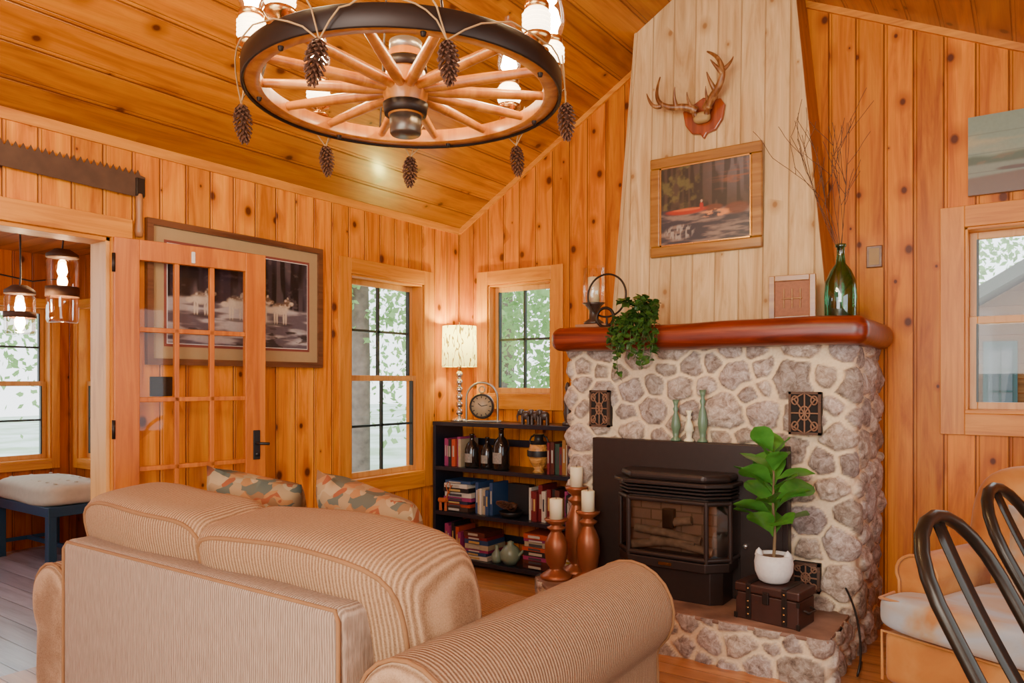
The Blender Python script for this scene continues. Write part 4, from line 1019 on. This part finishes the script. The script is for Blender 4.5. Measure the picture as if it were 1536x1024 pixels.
M_milk = NT('hobnail_milk_glass'); M_milk = M_milk.fin((.95, .85, .68, 1), .3, 0, None, Emission_Color=(1, .80, .5, 1), Emission_Strength=7)
for a in (-50, 45, -112, 90, -142, 118):
    p = pol(a, RO-.03)
    lathe('lamp_base', [(0, .05), (.03, .05), (.034, .056), (.012, .062), (.012, .07), (.034, .078), (.04, .088), (.04, .096), (.02, .10)], M_brass, g, p, 20)
    lathe('hobnail_font', [(.026, .10), (.035, .104), (.037, .115), (.037, .15), (.034, .160), (.028, .165)], M_milk, g, p, 20)
    for zz in (.114, .126, .138, .150): tube('hobnail_ring', [(p.x+.0375*math.cos(k*pi/8), p.y+.0375*math.sin(k*pi/8), zz) for k in range(16)], .0022, M_milk, g, closed=True, res=1)
    lathe('burner', [(.026, .163), (.034, .168), (.034, .180), (.028, .185), (.02, .187)], M_brass, g, p, 20)
    lathe('chimney', [(.027, .186), (.036, .207), (.042, .237), (.036, .272), (.026, .312), (.022, .362), (.024, .387)], M_clear, g, p, 22)
    lathe('bulb', [(0, .187), (.014, .195), (.028, .227), (.020, .262), (0, .285)], M_bulb, g, p, 12)
    l = bpy.data.lights.new('chandelier_bulb_light', 'POINT'); l.energy = 12; l.color = (1, .76, .42); l.shadow_soft_size = .02
    lo = bpy.data.objects.new('chandelier_bulb_light', l); COL.objects.link(lo); lo.parent = g; lo.location = p+Vector((0, 0, .315))
def cone_mesh():
    vs, fs = [], []
    H = .105; N = 95
    for i in range(N):
        t_ = i/N; z = -H*t_; rr = .026*math.sin(pi*min(1, (t_*.86+.12)))**.7*(1-.25*t_)+.003; a = i*2.39996
        c, s_ = math.cos(a), math.sin(a); w = .010*(1-.3*t_); r0 = rr*.35; n = len(vs); tx, ty = -s_, c
        z_in = z+.004; z_out = z-.006 if t_ < .5 else z-.009
        vs += [(c*r0-tx*w*.4, s_*r0-ty*w*.4, z_in), (c*r0+tx*w*.4, s_*r0+ty*w*.4, z_in), (c*rr+tx*w*.55, s_*rr+ty*w*.55, z_out), (c*(rr+.004), s_*(rr+.004), z_out-.002), (c*rr-tx*w*.55, s_*rr-ty*w*.55, z_out),
               (c*rr, s_*rr, z_out-.006)]
        fs += [(n, n+1, n+2, n+3, n+4), (n+1, n, n+5), (n+2, n+1, n+5), (n, n+4, n+5), (n+4, n+3, n+5), (n+3, n+2, n+5)]
    n = len(vs)
    for i in range(6): a = i*pi/3; vs.append((.008*math.cos(a), .008*math.sin(a), 0)); vs.append((.006*math.cos(a), .006*math.sin(a), -H))
    for i in range(6): j = (i+1) % 6; fs.append((n+2*i, n+2*j, n+2*j+1, n+2*i+1))
    me = bpy.data.meshes.new('pinecone'); me.from_pydata(vs, [], fs); me.materials.append(plain('pinecone_brown', (.15, .055, .022, 1), .7, var=.3, sc=90)); return me
CM = cone_mesh()
angs = [-95, -163, 160, 96, 44, -6, -43]
for i, a in enumerate(angs):
    p = pol(a, RO+.012, -.03); o = mkobj('hanging_pinecone', CM, None, g); o.location = p; o.rotation_euler = (random.uniform(-.15, .15), random.uniform(-.15, .15), random.uniform(0, 6)); s_ = random.uniform(.88, 1.05); o.scale = (s_, s_, s_)
    a2 = angs[(i+1) % len(angs)]
    da = (a2-a+540) % 360-180
    dr = []
    for k in range(13):
        t_ = k/12; q = pol(a+da*t_, RO+.012, -.025+.085*(1-abs(2*t_-1)**3)+random.uniform(-.006, .006)); dr.append(q)
    tube('twine', dr, .0022, M_twine, g)
    q0 = pol(a+6, RO+.006, .09); tube('twine_wrap', [p, p.lerp(q0, .5)+Vector((0, 0, .02)), q0], .0022, M_twine, g)
for i, (x, y) in enumerate(((-.03, 0), (.03, .02), (.03, -.03))):
    o = mkobj('bowl_pinecone', CM, None, bpy.data.objects['pinecone_bowl']); o.location = (x, y, .075); o.rotation_euler = (1.2, i*1.3, i)

# ------------------------------------------------------------------ exterior
t = NT('lawn'); n_ = t.noise(t.obj(), .6, 4)
M_lawn = t.fin(t.ramp(n_, [(.35, (.34, .46, .26, 1)), (.6, (.66, .72, .64, 1))]), .9)
mesh('ground', [(-40, -12, -.5), (-3.1, -12, -.5), (-3.1, .6, -.5), (20, .6, -.5), (20, 40, -.5), (-40, 40, -.5)], [(0, 1, 2, 5), (2, 3, 4, 5)], M_lawn)
M_bark = plain('bark', (.30, .23, .18, 1), .9, var=.42, sc=9, bump=.8)
t = NT('foliage'); n_ = t.noise(t.obj(), 1.3, 3)
cl = t.mix(n_, (.14, .30, .07, 1), (.50, .70, .34, 1))
d_ = t.n('ShaderNodeBsdfDiffuse', None, {0: cl}); tr_ = t.n('ShaderNodeBsdfTranslucent', None, {0: cl})
mx = t.n('ShaderNodeMixShader', None, {0: .5, 1: d_.outputs[0], 2: tr_.outputs[0]}); t.nt.links.new(mx.outputs[0], t.out.inputs[0]); M_fol = t.mat
nr = np.random.RandomState(9)
def tree(x, y, h, r, cr, n=1800, zc0=1.2, ls=.16):
    g = empty('tree', (x, y, -.5))
    tube('trunk', [(0, 0, 0), (.05, 0, h*.3), (-.03, .05, h*.6), (0, 0, h)], r, M_bark, g, radii=[1.3, 1, .8, .4])
    vs = []; fs = []
    nc = 40
    cen = np.stack([nr.normal(0, cr*.5, nc), nr.normal(0, cr*.5, nc), nr.uniform(zc0, h*.75, nc)], 1)
    for i in range(n):
        c = cen[i % nc]; p = c+nr.normal(0, cr*.17, 3); a = nr.normal(0, 1, 3); a /= np.linalg.norm(a); b = np.cross(a, nr.normal(0, 1, 3)); b /= np.linalg.norm(b); s_ = ls*nr.uniform(.5, 1)
        k = len(vs); vs += [tuple(p-a*s_*.5), tuple(p+b*s_*.3), tuple(p+a*s_*.5), tuple(p-b*s_*.3)]; fs.append((k, k+1, k+2, k+3))
    mesh('leaves', vs, fs, M_fol, g)
for (x, y, h, r, cr, zc0) in ((-3.6, 2.35, 7, .12, 1.2, 2.5), (-6.5, 4.5, 8, .2, 2.4, 1.9), (-5.0, 7.5, 9, .22, 2.6, 1.3), (-2.2, 5.2, 7, .12, 1.8, .9), (-1.0, 9, 8, .2, 2.6, .6), (-8.5, 1.5, 8, .22, 2.4, 2.0), (-10.5, -1.0, 8, .22, 2.4, 1.8), (4.0, 12.5, 9, .15, 2.4, 2.8), (1.6, 8.5, 7, .15, 1.6, 1.2), (-4.2, 10.5, 9, .2, 2.6, .6), (-2.6, 3.6, 6, .07, 1.3, 1.4)):
    tree(x, y, h, r, cr, 2600, zc0)
g = empty('neighbour_cabin', (0, 0, 0))
M_log = planks('log_siding', 2, 0, .17, ((.075, .028, .008, 1), (.11, .045, .014, 1), (.14, .062, .022, 1)), knots=.3, rough=.9, double=False, spec=.1)
prism('cabin_body', [(3.08, -.5), (7.5, -.5), (7.5, 2.3), (5.4, 3.6), (3.08, 2.2)], 'y', 6.0, 9.0, M_log, g)
prism('cabin_roof', [(2.75, 2.05), (5.4, 3.68), (8, 2.05), (8, 2.2), (5.4, 3.86), (2.75, 2.2)], 'y', 5.7, 9.3, plain('roof_grey', (.085, .095, .08, 1), .9), g)
M_tl = plain('teal_paint', (.012, .045, .042, 1), .7)
box('cabin_window', (3.16, 5.96, .9), (3.50, 6.0, 1.80), M_tl, g, .005)
box('cabin_window_glass', (3.21, 5.94, .97), (3.45, 5.97, 1.73), plain('cabin_glass', (.05, .075, .085, 1), .4), g)
boxes('cabin_window_bars', [((3.32, 5.93, .97), (3.34, 5.95, 1.73)), ((3.21, 5.93, 1.2), (3.45, 5.95, 1.22)), ((3.21, 5.93, 1.45), (3.45, 5.95, 1.47))], M_tl, g)

# ------------------------------------------------------------------ lights, world, camera
def area(name, loc, tgt, size, e, col):
    l = bpy.data.lights.new(name, 'AREA'); l.energy = e; l.size = size; l.color = col
    o = bpy.data.objects.new(name, l); COL.objects.link(o); o.location = loc
    o.rotation_euler = (Vector(tgt)-Vector(loc)).to_track_quat('-Z', 'Y').to_euler()
    return o
area('room_fill_light', (3.4, -6.3, 2.5), (1.3, -.5, 1.2), 2.2, 195, (1, .97, .92))  # added fill light behind the camera, no such lamp in the room
area('ceiling_fill_light', (2.6, -4.9, 1.0), (1.9, -1.2, 3.5), 1.6, 28, (1, .94, .82))  # added fill aimed up at the ceiling
l = bpy.data.lights.new('table_lamp_light', 'POINT'); l.energy = 30; l.color = (1, .90, .2); l.shadow_soft_size = .035
lo = bpy.data.objects.new('table_lamp_light', l); COL.objects.link(lo); lo.parent = bpy.data.objects['table_lamp']; lo.location = (0, 0, .62)
l = bpy.data.lights.new('sunroom_fill_light', 'POINT'); l.energy = 45; l.color = (.85, .9, 1); l.shadow_soft_size = .3  # added fill to brighten the sunroom, no fixture here
lo = bpy.data.objects.new('sunroom_fill_light', l); COL.objects.link(lo); lo.location = (-1.6, -4.0, 2.0)

w = bpy.data.worlds.new('world'); S.world = w; w.use_nodes = True; nt = w.node_tree; nt.nodes.clear()
ow = nt.nodes.new('ShaderNodeOutputWorld'); bg = nt.nodes.new('ShaderNodeBackground')
tc = nt.nodes.new('ShaderNodeTexCoord'); sx = nt.nodes.new('ShaderNodeSeparateXYZ'); cr = nt.nodes.new('ShaderNodeValToRGB')
nt.links.new(tc.outputs['Generated'], sx.inputs[0]); nt.links.new(sx.outputs[2], cr.inputs[0])
cr.color_ramp.elements[0].position = 0; cr.color_ramp.elements[0].color = (.9, .95, .97, 1)
cr.color_ramp.elements[1].position = .6; cr.color_ramp.elements[1].color = (.78, .89, 1, 1)
nt.links.new(cr.outputs[0], bg.inputs[0]); bg.inputs[1].default_value = 4.0
nt.links.new(bg.outputs[0], ow.inputs[0])

cam = bpy.data.cameras.new('camera'); co = bpy.data.objects.new('camera', cam); COL.objects.link(co)
co.location = (3.65, -4.5, 1.325); co.rotation_euler = (pi/2, 0, math.radians(34.97))
cam.sensor_width = 36; cam.lens = 1118/1536*36; cam.shift_y = 60/1536; cam.clip_start = .05
S.camera = co
